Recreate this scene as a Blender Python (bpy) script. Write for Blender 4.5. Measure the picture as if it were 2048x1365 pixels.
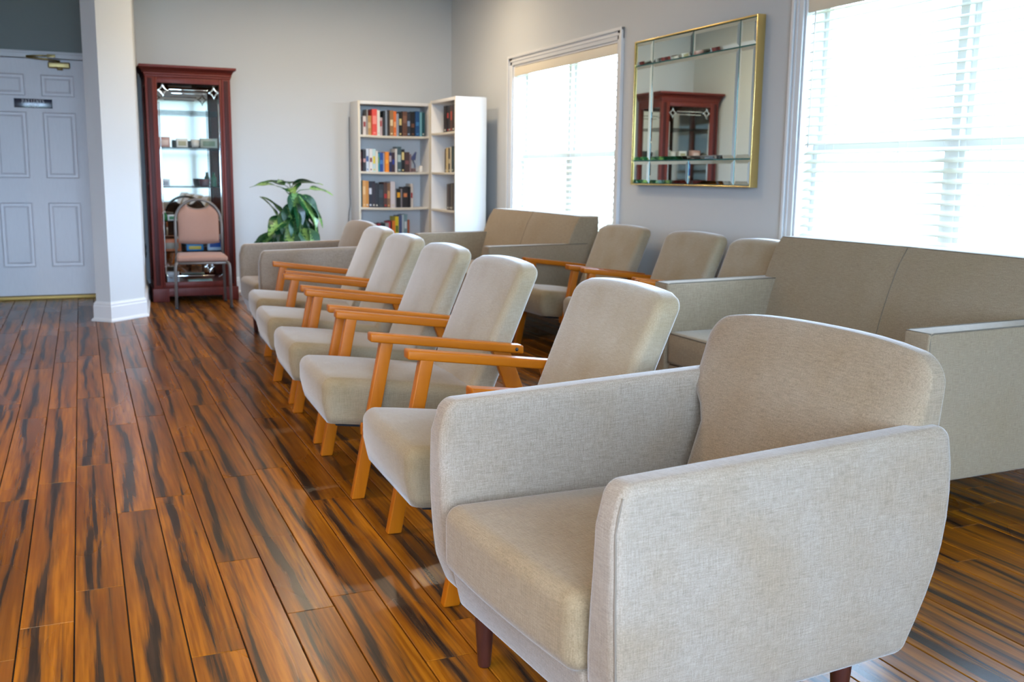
import bpy, math, random
from mathutils import Vector, Matrix

# ------------------------------------------------------------------ camera, world, light, exposure
scene = bpy.context.scene
COL = scene.collection
for o in list(bpy.data.objects):
    bpy.data.objects.remove(o)

FPX, PITCH, YAW, ROLL, EYE = 1991.25, math.radians(9.397), math.radians(23.298), math.radians(0.7246), 1.09
cp, sp, cw, sw = math.cos(PITCH), math.sin(PITCH), math.cos(YAW), math.sin(YAW)
fwd = Vector((sw * cp, cw * cp, -sp))
rgt = Vector((cw, -sw, 0))
upv = rgt.cross(fwd)
r2 = rgt * math.cos(ROLL) + upv * math.sin(ROLL)
u2 = -rgt * math.sin(ROLL) + upv * math.cos(ROLL)
camd = bpy.data.cameras.new('camera')
cam = bpy.data.objects.new('camera', camd)
COL.objects.link(cam)
M = Matrix((r2, u2, -fwd)).transposed().to_4x4()
M.translation = (0, 0, EYE)
cam.matrix_world = M
camd.sensor_width = 36
camd.lens = FPX / 2048 * 36
camd.clip_start = 0.05
camd.dof.use_dof = True
camd.dof.focus_distance = 2.35
camd.dof.aperture_fstop = 6.3
scene.camera = cam

scene.view_settings.view_transform = 'Standard'
scene.view_settings.look = 'None'
scene.view_settings.gamma = 1
scene.view_settings.use_curve_mapping = False
scene.view_settings.exposure = -0.12
scene.cycles.caustics_reflective = False
scene.cycles.sample_clamp_indirect = 3.0
SKY = 38.0
LAMP = 20.0

world = bpy.data.worlds.new('world')
scene.world = world
world.use_nodes = True
bg = world.node_tree.nodes['Background']
bg.inputs[0].default_value = (0.50, 0.71, 1.0, 1)
bg.inputs[1].default_value = SKY


def portal(loc, sx, sy, rot):
    l = bpy.data.lights.new('window_daylight', 'AREA')
    l.shape = 'RECTANGLE'
    l.size, l.size_y = sx, sy
    l.cycles.is_portal = True
    o = bpy.data.objects.new('window_daylight', l)
    o.location = loc
    o.rotation_euler = rot
    COL.objects.link(o)


def downlight(x, y, power, size=0.16, spread=150):
    l = bpy.data.lights.new('ceiling_downlight', 'AREA')
    l.shape = 'DISK'
    l.size = size
    l.energy = power
    l.spread = math.radians(spread)
    l.color = (1.0, 0.80, 0.56)
    o = bpy.data.objects.new('ceiling_downlight', l)
    o.location = (x, y, 2.775)
    COL.objects.link(o)


WALLX, BACKY, REARY, LEFTX, CEIL = 3.371, 9.40, -1.8, -5.0, 2.8
WIN = [(6.08, 7.87), (2.33, 4.18)]   # openings of the window wall, along Y
WZ0, WZ1 = 0.45, 2.0
RWIN = [(-2.0, 1.0), (1.35, 2.75)]   # openings of the wall behind the camera, along X
RZ0, RZ1 = 0.35, 2.45
for a, b in WIN:
    portal((WALLX + 0.17, (a + b) / 2, (WZ0 + WZ1) / 2), WZ1 - WZ0, b - a, (0, math.radians(90), 0))
for a, b in RWIN:
    portal(((a + b) / 2, REARY - 0.17, (RZ0 + RZ1) / 2), b - a, RZ1 - RZ0, (math.radians(90), 0, 0))
for x, y, k, sp_ in ((1.5, 7.7, 1.6, 178), (2.5, 7.8, 0.9, 178), (2.0, 5.6, 0.6, 178), (-0.3, 1.5, 0.6, 115), (-0.3, 3.3, 0.6, 115), (-0.3, 5.1, 0.6, 115), (-2.6, 0.8, 3.2, 165), (-2.6, 3.2, 3.2, 165)):
    downlight(x, y, LAMP * k, 0.16, sp_)


# ------------------------------------------------------------------ helpers
def tag(o, label=None, cat=None, group=None, kind=None):
    if label:
        o['label'] = label
    if cat:
        o['category'] = cat
    if group:
        o['group'] = group
    if kind:
        o['kind'] = kind
    return o


def mesh(name, V, F, mat, smooth=True):
    me = bpy.data.meshes.new(name)
    me.from_pydata([tuple(v) for v in V], [], F)
    me.materials.append(mat)
    if smooth:
        me.polygons.foreach_set('use_smooth', [True] * len(me.polygons))
    me.update()
    return me


def obj(name, me, parent=None, loc=(0, 0, 0), rot=(0, 0, 0), scale=None):
    o = bpy.data.objects.new(name, me)
    COL.objects.link(o)
    o.parent = parent
    o.location = loc
    o.rotation_euler = rot
    if scale:
        o.scale = scale
    return o


def part(name, VF, mat, parent=None, smooth=True, **k):
    return obj(name, mesh(name, VF[0], VF[1], mat, smooth), parent, **k)


def thing(name, label, cat, loc=(0, 0, 0), rz=0, group=None):
    o = bpy.data.objects.new(name, None)
    COL.objects.link(o)
    o.location = loc
    o.rotation_euler = (0, 0, rz)
    o.empty_display_size = 0.1
    return tag(o, label, cat, group)


def struct(name, VF, mat, parent=None, smooth=False):
    o = part(name, VF, mat, parent, smooth)
    if parent is None:
        o['kind'] = 'structure'
    return o


def join(*L):
    V, F = [], []
    for v, f in L:
        n = len(V)
        V += list(v)
        F += [tuple(i + n for i in q) for q in f]
    return V, F


def box(x0, x1, y0, y1, z0, z1):
    V = [(x, y, z) for x in (x0, x1) for y in (y0, y1) for z in (z0, z1)]
    F = [(0, 1, 3, 2), (4, 6, 7, 5), (0, 4, 5, 1), (2, 3, 7, 6), (0, 2, 6, 4), (1, 5, 7, 3)]
    return V, F


def rbox(x0, x1, y0, y1, z0, z1, r=0.01, seg=3, n=(1, 1, 1), fn=None):
    """box with rounded edges; n = flat subdivisions per axis; fn deforms each point"""
    c = ((x0 + x1) / 2, (y0 + y1) / 2, (z0 + z1) / 2)
    d = ((x1 - x0) / 2, (y1 - y0) / 2, (z1 - z0) / 2)
    r = min(r, min(d) * 0.999)
    ax = []
    for k in range(3):
        t = []
        for s in range(seg):
            t.append(-d[k] + r * (1 - math.tan(math.radians(45 * (1 - s / seg)))))
        for s in range(n[k] + 1):
            t.append(-(d[k] - r) + 2 * (d[k] - r) * s / n[k])
        for s in range(1, seg + 1):
            t.append(d[k] - r * (1 - math.tan(math.radians(45 * s / seg))))
        ax.append(t)
    N = [len(a) - 1 for a in ax]
    idx, V, F = {}, [], []

    def vid(i, j, k):
        key = (i, j, k)
        if key not in idx:
            p = [ax[0][i], ax[1][j], ax[2][k]]
            q = [max(-(d[m] - r), min(d[m] - r, p[m])) for m in range(3)]
            e = [p[m] - q[m] for m in range(3)]
            L = math.sqrt(sum(t * t for t in e))
            if L > 1e-9:
                p = [q[m] + r * e[m] / L for m in range(3)]
            p = [p[m] + c[m] for m in range(3)]
            if fn:
                p = fn(*p)
            idx[key] = len(V)
            V.append(tuple(p))
        return idx[key]
    for i in range(N[0]):
        for j in range(N[1]):
            F.append((vid(i, j, 0), vid(i, j + 1, 0), vid(i + 1, j + 1, 0), vid(i + 1, j, 0)))
            F.append((vid(i, j, N[2]), vid(i + 1, j, N[2]), vid(i + 1, j + 1, N[2]), vid(i, j + 1, N[2])))
    for i in range(N[0]):
        for k in range(N[2]):
            F.append((vid(i, 0, k), vid(i + 1, 0, k), vid(i + 1, 0, k + 1), vid(i, 0, k + 1)))
            F.append((vid(i, N[1], k), vid(i, N[1], k + 1), vid(i + 1, N[1], k + 1), vid(i + 1, N[1], k)))
    for j in range(N[1]):
        for k in range(N[2]):
            F.append((vid(0, j, k), vid(0, j, k + 1), vid(0, j + 1, k + 1), vid(0, j + 1, k)))
            F.append((vid(N[0], j, k), vid(N[0], j + 1, k), vid(N[0], j + 1, k + 1), vid(N[0], j, k + 1)))
    return V, F


def tube(pts, r, n=8, closed=False, caps=True):
    pts = [Vector(p) for p in pts]
    R = r if isinstance(r, (list, tuple)) else [r] * len(pts)
    V, F = [], []
    m = len(pts)
    prev = None
    for i, p in enumerate(pts):
        a = pts[(i - 1) % m] if (i > 0 or closed) else p
        b = pts[(i + 1) % m] if (i < m - 1 or closed) else p
        t = (b - a).normalized()
        if prev is None:
            h = Vector((0, 0, 1)) if abs(t.z) < 0.9 else Vector((1, 0, 0))
            u = t.cross(h).normalized()
        else:
            u = (prev - t * prev.dot(t)).normalized()
        prev = u
        w = t.cross(u)
        for k in range(n):
            an = 2 * math.pi * k / n
            V.append(tuple(p + (u * math.cos(an) + w * math.sin(an)) * R[i]))
    for i in range(m if closed else m - 1):
        a, b = i * n, ((i + 1) % m) * n
        for k in range(n):
            F.append((a + k, a + (k + 1) % n, b + (k + 1) % n, b + k))
    if caps and not closed:
        F.append(tuple(range(n))[::-1])
        F.append(tuple(range((m - 1) * n, m * n)))
    return V, F


def lathe(prof, n=20, c=(0, 0)):
    V, F = [], []
    for r, z in prof:
        for k in range(n):
            a = 2 * math.pi * k / n
            V.append((c[0] + r * math.cos(a), c[1] + r * math.sin(a), z))
    m = len(prof)
    for i in range(m - 1):
        for k in range(n):
            F.append((i * n + k, i * n + (k + 1) % n, (i + 1) * n + (k + 1) % n, (i + 1) * n + k))
    F.append(tuple(range(n))[::-1])
    F.append(tuple(range((m - 1) * n, m * n)))
    return V, F


def prism(poly, z0, z1):
    n = len(poly)
    V = [(x, y, z0) for x, y in poly] + [(x, y, z1) for x, y in poly]
    F = [tuple(range(n))[::-1], tuple(range(n, 2 * n))]
    F += [(i, (i + 1) % n, n + (i + 1) % n, n + i) for i in range(n)]
    return V, F


def moved(VF, f):
    return [f(*v) for v in VF[0]], VF[1]


def smoothstep(a, b, x):
    t = max(0.0, min(1.0, (x - a) / (b - a)))
    return t * t * (3 - 2 * t)


# ------------------------------------------------------------------ materials
def new_mat(name):
    m = bpy.data.materials.new(name)
    m.use_nodes = True
    nt = m.node_tree
    return m, nt, nt.nodes['Principled BSDF']


def S(b, name, v):
    b.inputs[name].default_value = v


def plain(name, col, rough=0.5, metal=0.0, spec=0.5, noise=0.0, nscale=8, bump=0.0, bscale=200, coat=0.0, stretch=(1, 1, 1)):
    m, nt, b = new_mat(name)
    N, L = nt.nodes, nt.links
    S(b, 'Base Color', (*col, 1))
    S(b, 'Roughness', rough)
    S(b, 'Metallic', metal)
    S(b, 'Specular IOR Level', spec)
    S(b, 'Coat Weight', coat)
    if noise or bump:
        tc = N.new('ShaderNodeTexCoord')
        mp = N.new('ShaderNodeMapping')
        mp.inputs['Scale'].default_value = stretch
        L.new(tc.outputs['Object'], mp.inputs[0])
    if noise:
        n = N.new('ShaderNodeTexNoise')
        n.inputs['Scale'].default_value = nscale
        n.inputs['Detail'].default_value = 4
        L.new(mp.outputs[0], n.inputs[0])
        mx = N.new('ShaderNodeMix')
        mx.data_type = 'RGBA'
        mx.inputs['A'].default_value = (*[c * (1 - noise) for c in col], 1)
        mx.inputs['B'].default_value = (*[min(1, c * (1 + noise)) for c in col], 1)
        L.new(n.outputs[0], mx.inputs['Factor'])
        L.new(mx.outputs['Result'], b.inputs['Base Color'])
    if bump:
        n2 = N.new('ShaderNodeTexNoise')
        n2.inputs['Scale'].default_value = bscale
        L.new(mp.outputs[0], n2.inputs[0])
        bp = N.new('ShaderNodeBump')
        bp.inputs['Strength'].default_value = bump
        bp.inputs['Distance'].default_value = 0.002
        L.new(n2.outputs[0], bp.inputs['Height'])
        L.new(bp.outputs[0], b.inputs['Normal'])
    return m


def fabric(name, light, dark, warm, contrast=0.5, thread=420.0, blotch=0.35, sheen=0.25):
    """heathered linen: threads along each axis, soft worn patches, weave relief"""
    m, nt, b = new_mat(name)
    N, L = nt.nodes, nt.links
    tc = N.new('ShaderNodeTexCoord')
    outs = []
    for s in ((thread * 0.07, thread, thread), (thread, thread * 0.07, thread), (thread, thread, thread * 0.07)):
        mp = N.new('ShaderNodeMapping')
        mp.inputs['Scale'].default_value = s
        L.new(tc.outputs['Object'], mp.inputs[0])
        n = N.new('ShaderNodeTexNoise')
        n.inputs['Scale'].default_value = 1.0
        n.inputs['Detail'].default_value = 2.5
        L.new(mp.outputs[0], n.inputs[0])
        outs.append(n.outputs[0])
    a1 = N.new('ShaderNodeMath')
    a1.operation = 'ADD'
    L.new(outs[0], a1.inputs[0])
    L.new(outs[1], a1.inputs[1])
    a2 = N.new('ShaderNodeMath')
    a2.operation = 'ADD'
    L.new(a1.outputs[0], a2.inputs[0])
    L.new(outs[2], a2.inputs[1])
    rp = N.new('ShaderNodeMapRange')
    rp.inputs['From Min'].default_value = 1.5 - 0.42 / max(contrast, .05) * 0.5
    rp.inputs['From Max'].default_value = 1.5 + 0.42 / max(contrast, .05) * 0.5
    L.new(a2.outputs[0], rp.inputs['Value'])
    mx = N.new('ShaderNodeMix')
    mx.data_type = 'RGBA'
    mx.inputs['A'].default_value = (*dark, 1)
    mx.inputs['B'].default_value = (*light, 1)
    L.new(rp.outputs[0], mx.inputs['Factor'])
    nb = N.new('ShaderNodeTexNoise')
    nb.inputs['Scale'].default_value = 5.0
    nb.inputs['Detail'].default_value = 5
    L.new(tc.outputs['Object'], nb.inputs[0])
    rb = N.new('ShaderNodeMapRange')
    rb.inputs['From Min'].default_value = 0.42
    rb.inputs['From Max'].default_value = 0.72
    rb.inputs['To Max'].default_value = blotch
    L.new(nb.outputs[0], rb.inputs['Value'])
    m2 = N.new('ShaderNodeMix')
    m2.data_type = 'RGBA'
    m2.blend_type = 'MULTIPLY'
    m2.inputs['B'].default_value = (*warm, 1)
    L.new(rb.outputs[0], m2.inputs['Factor'])
    L.new(mx.outputs['Result'], m2.inputs['A'])
    L.new(m2.outputs['Result'], b.inputs['Base Color'])
    S(b, 'Roughness', 0.92)
    S(b, 'Specular IOR Level', 0.2)
    S(b, 'Sheen Weight', sheen)
    S(b, 'Sheen Roughness', 0.35)
    bp = N.new('ShaderNodeBump')
    bp.inputs['Strength'].default_value = 0.35
    bp.inputs['Distance'].default_value = 0.0012
    L.new(a2.outputs[0], bp.inputs['Height'])
    L.new(bp.outputs[0], b.inputs['Normal'])
    return m


def grain(name, c1, c2, rough=0.35, axis=2, scale=30, coat=0.3, spec=0.5):
    m, nt, b = new_mat(name)
    N, L = nt.nodes, nt.links
    tc = N.new('ShaderNodeTexCoord')
    mp = N.new('ShaderNodeMapping')
    s = [scale * 3] * 3
    s[axis] = scale * 0.12
    mp.inputs['Scale'].default_value = s
    L.new(tc.outputs['Object'], mp.inputs[0])
    n = N.new('ShaderNodeTexNoise')
    n.inputs['Scale'].default_value = 1
    n.inputs['Detail'].default_value = 3
    L.new(mp.outputs[0], n.inputs[0])
    mx = N.new('ShaderNodeMix')
    mx.data_type = 'RGBA'
    mx.inputs['A'].default_value = (*c1, 1)
    mx.inputs['B'].default_value = (*c2, 1)
    L.new(n.outputs[0], mx.inputs['Factor'])
    L.new(mx.outputs['Result'], b.inputs['Base Color'])
    S(b, 'Roughness', rough)
    S(b, 'Specular IOR Level', spec)
    S(b, 'Coat Weight', coat)
    S(b, 'Coat Roughness', 0.25)
    return m


FLOOR_PITCH = 0.1222
FLOOR_EDGE = -0.064 * 1.09 - 8 * FLOOR_PITCH


def floor_material(name):
    m, nt, b = new_mat(name)
    N, L = nt.nodes, nt.links
    geo = N.new('ShaderNodeNewGeometry')
    info = N.new('ShaderNodeObjectInfo')
    off = N.new('ShaderNodeMath')
    off.operation = 'MULTIPLY'
    off.inputs[1].default_value = 137.0
    L.new(info.outputs['Random'], off.inputs[0])
    cmb = N.new('ShaderNodeCombineXYZ')
    L.new(off.outputs[0], cmb.inputs[2])
    add = N.new('ShaderNodeVectorMath')
    add.operation = 'ADD'
    L.new(geo.outputs['Position'], add.inputs[0])
    L.new(cmb.outputs[0], add.inputs[1])

    def noise(scale, detail, dist=0.0, rough=0.5):
        mp = N.new('ShaderNodeMapping')
        mp.inputs['Scale'].default_value = scale
        L.new(add.outputs[0], mp.inputs[0])
        n = N.new('ShaderNodeTexNoise')
        n.inputs['Scale'].default_value = 1
        n.inputs['Detail'].default_value = detail
        n.inputs['Distortion'].default_value = dist
        n.inputs['Roughness'].default_value = rough
        L.new(mp.outputs[0], n.inputs[0])
        return n.outputs[0]

    def ramp(v, a, c, lo=0.0, hi=1.0):
        r = N.new('ShaderNodeMapRange')
        r.interpolation_type = 'SMOOTHSTEP'
        for k, x in (('From Min', a), ('From Max', c), ('To Min', lo), ('To Max', hi)):
            r.inputs[k].default_value = x
        L.new(v, r.inputs['Value'])
        return r.outputs[0]

    def mix(f, A, B, mode='MIX'):
        x = N.new('ShaderNodeMix')
        x.data_type = 'RGBA'
        x.blend_type = mode
        L.new(f, x.inputs['Factor'])
        for k, v in (('A', A), ('B', B)):
            if isinstance(v, tuple):
                x.inputs[k].default_value = (*v, 1)
            else:
                L.new(v, x.inputs[k])
        return x.outputs['Result']
    fine = noise((110, 4, 1), 3)
    soft = noise((14, 1.0, 1), 2)
    base = mix(ramp(fine, 0.3, 0.7), (0.19, 0.056, 0.003), (0.32, 0.108, 0.006))
    base = mix(ramp(soft, 0.4, 0.7, 0, 0.7), base, (0.12, 0.034, 0.004))

    def math_(op, a, c=None, d=None):
        x = N.new('ShaderNodeMath')
        x.operation = op
        for k, v in enumerate((a, c, d)):
            if v is None:
                continue
            if isinstance(v, (int, float)):
                x.inputs[k].default_value = v
            else:
                L.new(v, x.inputs[k])
        return x.outputs[0]
    sep = N.new('ShaderNodeSeparateXYZ')
    L.new(geo.outputs['Position'], sep.inputs[0])
    xl = math_('FRACT', math_('MULTIPLY', math_('SUBTRACT', sep.outputs[0], FLOOR_EDGE), 1 / FLOOR_PITCH))   # 0..1 across the board
    feather = noise((80, 2.6, 1), 5, 0.0, 0.62)

    def band(seed, yscale, c0, cvar, wmin, wvar):
        mp = N.new('ShaderNodeMapping')
        mp.inputs['Scale'].default_value = (0, yscale, 1)
        mp.inputs['Location'].default_value = (seed, seed * 3.1, 0)
        L.new(add.outputs[0], mp.inputs[0])
        n = N.new('ShaderNodeTexNoise')
        n.inputs['Scale'].default_value = 1
        n.inputs['Detail'].default_value = 2.5
        L.new(mp.outputs[0], n.inputs[0])
        sc = N.new('ShaderNodeSeparateColor')
        L.new(n.outputs['Color'], sc.inputs[0])
        cen = math_('MULTIPLY_ADD', math_('SUBTRACT', sc.outputs[0], 0.5), cvar, c0)
        wid = math_('MULTIPLY_ADD', math_('SUBTRACT', sc.outputs[1], 0.5), wvar, wmin)
        d = math_('SUBTRACT', math_('ABSOLUTE', math_('SUBTRACT', xl, cen)), wid)
        d = math_('MULTIPLY_ADD', math_('SUBTRACT', feather, 0.5), 0.52, d)
        return d
    d1 = band(3.7, 0.95, 0.36, 1.1, 0.055, 0.42)
    d2 = band(11.3, 0.8, 0.66, 1.2, -0.03, 0.42)
    dm = math_('MINIMUM', d1, d2)
    halo = math_('SUBTRACT', 0.62, ramp(dm, 0.0, 0.17, 0, 0.62))
    core = math_('SUBTRACT', 0.95, ramp(dm, -0.045, 0.045, 0, 0.95))
    col = mix(halo, base, (0.075, 0.030, 0.010))
    dark = mix(ramp(fine, 0.35, 0.7), (0.014, 0.010, 0.008), (0.040, 0.022, 0.013))
    col = mix(core, col, dark)
    tone = ramp(info.outputs['Random'], 0, 1, 0.78, 1.15)
    tn = N.new('ShaderNodeVectorMath')
    tn.operation = 'SCALE'
    L.new(col, tn.inputs[0])
    L.new(tone, tn.inputs['Scale'])
    L.new(tn.outputs[0], b.inputs['Base Color'])
    rr = ramp(noise((3, 1, 1), 1), 0.3, 0.7, 0.25, 0.32)
    L.new(rr, b.inputs['Roughness'])
    S(b, 'Specular IOR Level', 0.19)
    bp = N.new('ShaderNodeBump')
    bp.inputs['Strength'].default_value = 0.03
    bp.inputs['Distance'].default_value = 0.001
    L.new(fine, bp.inputs['Height'])
    L.new(bp.outputs[0], b.inputs['Normal'])
    return m


def glass(name, tint=(1, 1, 1), refl=1.0, ior=1.5):
    m = bpy.data.materials.new(name)
    m.use_nodes = True
    nt = m.node_tree
    N, L = nt.nodes, nt.links
    N.clear()
    out = N.new('ShaderNodeOutputMaterial')
    mx = N.new('ShaderNodeMixShader')
    tr = N.new('ShaderNodeBsdfTransparent')
    tr.inputs[0].default_value = (*tint, 1)
    gl = N.new('ShaderNodeBsdfGlossy')
    gl.inputs['Roughness'].default_value = 0.01
    gl.inputs[0].default_value = (refl, refl, refl, 1)
    fr = N.new('ShaderNodeFresnel')
    geo = N.new('ShaderNodeNewGeometry')      # thin sheet: both faces reflect alike
    mr = N.new('ShaderNodeMapRange')
    mr.inputs['To Min'].default_value = ior
    mr.inputs['To Max'].default_value = 1 / ior
    L.new(geo.outputs['Backfacing'], mr.inputs['Value'])
    L.new(mr.outputs[0], fr.inputs[0])
    L.new(fr.outputs[0], mx.inputs[0])
    L.new(tr.outputs[0], mx.inputs[1])
    L.new(gl.outputs[0], mx.inputs[2])
    L.new(mx.outputs[0], out.inputs[0])
    return m


def diffuser_material(name):
    m = bpy.data.materials.new(name)
    m.use_nodes = True
    nt = m.node_tree
    b = nt.nodes['Principled BSDF']
    S(b, 'Base Color', (0.8, 0.8, 0.78, 1))
    S(b, 'Roughness', 0.9)
    t = nt.nodes.new('ShaderNodeBsdfTranslucent')
    t.inputs[0].default_value = (0.8, 0.8, 0.78, 1)
    mx = nt.nodes.new('ShaderNodeMixShader')
    mx.inputs[0].default_value = 0.75
    nt.links.new(b.outputs[0], mx.inputs[1])
    nt.links.new(t.outputs[0], mx.inputs[2])
    nt.links.new(mx.outputs[0], nt.nodes['Material Output'].inputs[0])
    return m


def slat_material(name):
    m, nt, b = new_mat(name)
    N, L = nt.nodes, nt.links
    S(b, 'Base Color', (0.92, 0.915, 0.89, 1))
    S(b, 'Roughness', 0.45)
    t = N.new('ShaderNodeBsdfTranslucent')
    t.inputs[0].default_value = (0.9, 0.88, 0.8, 1)
    mx = N.new('ShaderNodeMixShader')
    mx.inputs[0].default_value = 0.6
    L.new(b.outputs[0], mx.inputs[1])
    L.new(t.outputs[0], mx.inputs[2])
    L.new(mx.outputs[0], N['Material Output'].inputs[0])
    return m


def leaf_material(name):
    m, nt, b = new_mat(name)
    N, L = nt.nodes, nt.links
    tc = N.new('ShaderNodeTexCoord')
    sep = N.new('ShaderNodeSeparateXYZ')
    L.new(tc.outputs['Object'], sep.inputs[0])
    ab = N.new('ShaderNodeMath')
    ab.operation = 'ABSOLUTE'
    L.new(sep.outputs[1], ab.inputs[0])
    mp = N.new('ShaderNodeMapping')
    mp.inputs['Scale'].default_value = (45, 45, 30)
    L.new(tc.outputs['Object'], mp.inputs[0])
    n = N.new('ShaderNodeTexNoise')
    n.inputs['Scale'].default_value = 1
    n.inputs['Detail'].default_value = 4
    L.new(mp.outputs[0], n.inputs[0])
    ma = N.new('ShaderNodeMath')
    ma.operation = 'MULTIPLY_ADD'
    ma.inputs[1].default_value = -6.0
    L.new(ab.outputs[0], ma.inputs[0])
    L.new(n.outputs[0], ma.inputs[2])
    r = N.new('ShaderNodeMapRange')
    r.inputs['From Min'].default_value = 0.26
    r.inputs['From Max'].default_value = 0.42
    L.new(ma.outputs[0], r.inputs['Value'])
    mx = N.new('ShaderNodeMix')
    mx.data_type = 'RGBA'
    mx.inputs['A'].default_value = (0.006, 0.058, 0.017, 1)
    mx.inputs['B'].default_value = (0.20, 0.36, 0.10, 1)
    L.new(r.outputs[0], mx.inputs['Factor'])
    L.new(mx.outputs['Result'], b.inputs['Base Color'])
    S(b, 'Roughness', 0.35)
    S(b, 'Coat Weight', 0.2)
    return m


M_WALL = plain('wall_paint', (0.59, 0.61, 0.62), 0.85, spec=0.25, noise=0.02, nscale=2, bump=0.03, bscale=120)
M_WALLSHADE = plain('shaded_hall_wall', (0.25, 0.275, 0.27), 0.85, spec=0.2, noise=0.03, nscale=2)  # wall grey darkened to carry the dimness of the hall
M_CEIL = plain('ceiling_paint', (0.80, 0.79, 0.76), 0.95, spec=0.1)
M_TRIM = plain('white_trim_paint', (0.72, 0.73, 0.74), 0.4)
M_DOOR = plain('white_door_paint', (0.84, 0.825, 0.84), 0.45, noise=0.05, nscale=40, stretch=(3, 1, 0.3))
M_FLOOR = floor_material('tiger_striped_floor_boards')
M_GAP = plain('dark_floor_gap', (0.012, 0.008, 0.006), 0.9)
M_BRASS = plain('polished_brass', (0.80, 0.58, 0.22), 0.22, metal=1)
M_BRASSD = plain('aged_brass', (0.40, 0.30, 0.13), 0.4, metal=0.9)
M_THRESH = plain('brass_threshold', (0.42, 0.27, 0.07), 0.45, metal=0.5)
M_MIRROR = plain('silvered_mirror', (0.84, 0.92, 0.87), 0.015, metal=1)
M_CMIRROR = plain('cabinet_back_mirror', (0.90, 0.90, 0.90), 0.015, metal=1)
M_MEDGE = plain('mirror_glass_edge', (0.03, 0.14, 0.13), 0.1, metal=0.3)
M_VINYL = plain('white_window_vinyl', (0.92, 0.92, 0.92), 0.35)
M_GLASS = glass('clear_glass')
M_CGLASS = glass('cabinet_glass', (0.975, 0.985, 0.98), 0.35)
M_BEVEL = plain('bevelled_glass_cut', (0.85, 0.9, 0.9), 0.06, metal=0.9)
M_MAHOG = grain('mahogany', (0.085, 0.013, 0.009), (0.16, 0.028, 0.019), 0.38, coat=.0, spec=.22)
M_MAHOGD = grain('mahogany_dark', (0.03, 0.006, 0.006), (0.06, 0.012, 0.01), 0.4, coat=0, spec=.2)
M_OAK = grain('orange_stained_wood', (0.32, 0.080, 0.002), (0.45, 0.130, 0.004), 0.38, axis=2, scale=18, coat=.0, spec=.22)
M_OAKX = grain('orange_stained_wood_arm', (0.32, 0.080, 0.002), (0.45, 0.130, 0.004), 0.36, axis=0, scale=18, coat=.0, spec=.22)
M_DLEG = grain('dark_wood_leg', (0.03, 0.008, 0.006), (0.07, 0.018, 0.012), 0.3)
M_LINEN = fabric('beige_linen', (0.345, 0.276, 0.214), (0.195, 0.150, 0.110), (0.80, 0.66, 0.46), 0.50, 540, 0.5, 0.5)
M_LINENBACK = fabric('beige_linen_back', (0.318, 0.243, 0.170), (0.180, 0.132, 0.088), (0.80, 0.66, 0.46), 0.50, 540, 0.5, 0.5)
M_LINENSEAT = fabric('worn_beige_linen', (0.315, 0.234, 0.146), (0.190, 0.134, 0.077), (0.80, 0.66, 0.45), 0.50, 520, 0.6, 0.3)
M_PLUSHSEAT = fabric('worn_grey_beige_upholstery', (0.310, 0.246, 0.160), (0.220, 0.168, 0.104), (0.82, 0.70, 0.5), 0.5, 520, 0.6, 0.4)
M_SOFA = fabric('taupe_linen', (0.345, 0.268, 0.180), (0.210, 0.158, 0.104), (0.86, 0.78, 0.6), 0.50, 520, 0.3)
M_PLUSH = fabric('grey_beige_upholstery', (0.395, 0.328, 0.236), (0.275, 0.218, 0.148), (0.80, 0.70, 0.5), 0.5, 520, 0.6, 0.9)
M_LINSEAM = plain('linen_seam', (0.17, 0.13, 0.095), 0.9)
M_WELT = plain('taupe_welt', (0.14, 0.115, 0.085), 0.9)
M_BLACKCLOTH = plain('black_lining', (0.006, 0.006, 0.007), 0.9)
M_SHELF = plain('white_melamine', (0.78, 0.775, 0.765), 0.42, noise=0.02)
M_SHELFEDGE = plain('cream_edge_band', (0.70, 0.65, 0.54), 0.45)
M_PAPER = plain('book_pages', (0.66, 0.60, 0.48), 0.9)
M_STEEL = plain('brown_painted_steel', (0.15, 0.132, 0.12), 0.45, metal=0.25)
M_PINK = fabric('dusty_pink_vinyl', (0.36, 0.21, 0.16), (0.29, 0.165, 0.125), (0.9, 0.75, 0.6), 0.4, 700, 0.3, 0.1)
M_RUBBER = plain('dark_rubber', (0.02, 0.02, 0.02), 0.7)
M_LEAF = leaf_material('variegated_leaf')
M_STEM = plain('plant_stem', (0.12, 0.075, 0.03), 0.7, noise=0.3, nscale=30)
M_PETIOLE = plain('green_leaf_stalk', (0.07, 0.16, 0.05), 0.5)
M_POT = plain('terracotta_pot', (0.25, 0.11, 0.06), 0.7, noise=0.1)
M_SOIL = plain('potting_soil', (0.03, 0.02, 0.015), 0.95)
M_DIFFUSER = diffuser_material('added_diffuser_cloth')  # translucent cloth of the added sheet in the rear window
M_SLAT = slat_material('white_blind_slat')
M_VALANCE = plain('cream_valance', (0.80, 0.72, 0.57), 0.5)
M_OUTLET = plain('dark_outlet_plate', (0.035, 0.03, 0.028), 0.4)
M_SIGN = plain('blue_chrome_sign', (0.012, 0.018, 0.045), 0.15, metal=0.0)
M_LETTER = plain('white_letter', (0.85, 0.85, 0.87), 0.5)
M_LAWN = plain('outdoor_ground', (0.30, 0.33, 0.24), 0.95, noise=0.3, nscale=0.5)
_cc = {}


def flat(c, rough=0.45):
    k = (tuple(round(v, 3) for v in c), rough)
    if k not in _cc:
        _cc[k] = plain('dye_%d' % len(_cc), c, rough)
    return _cc[k]


def srgb(r, g, b):
    return tuple(((c / 255 + 0.055) / 1.055) ** 2.4 if c > 10 else c / 3294.6 for c in (r, g, b))


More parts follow.
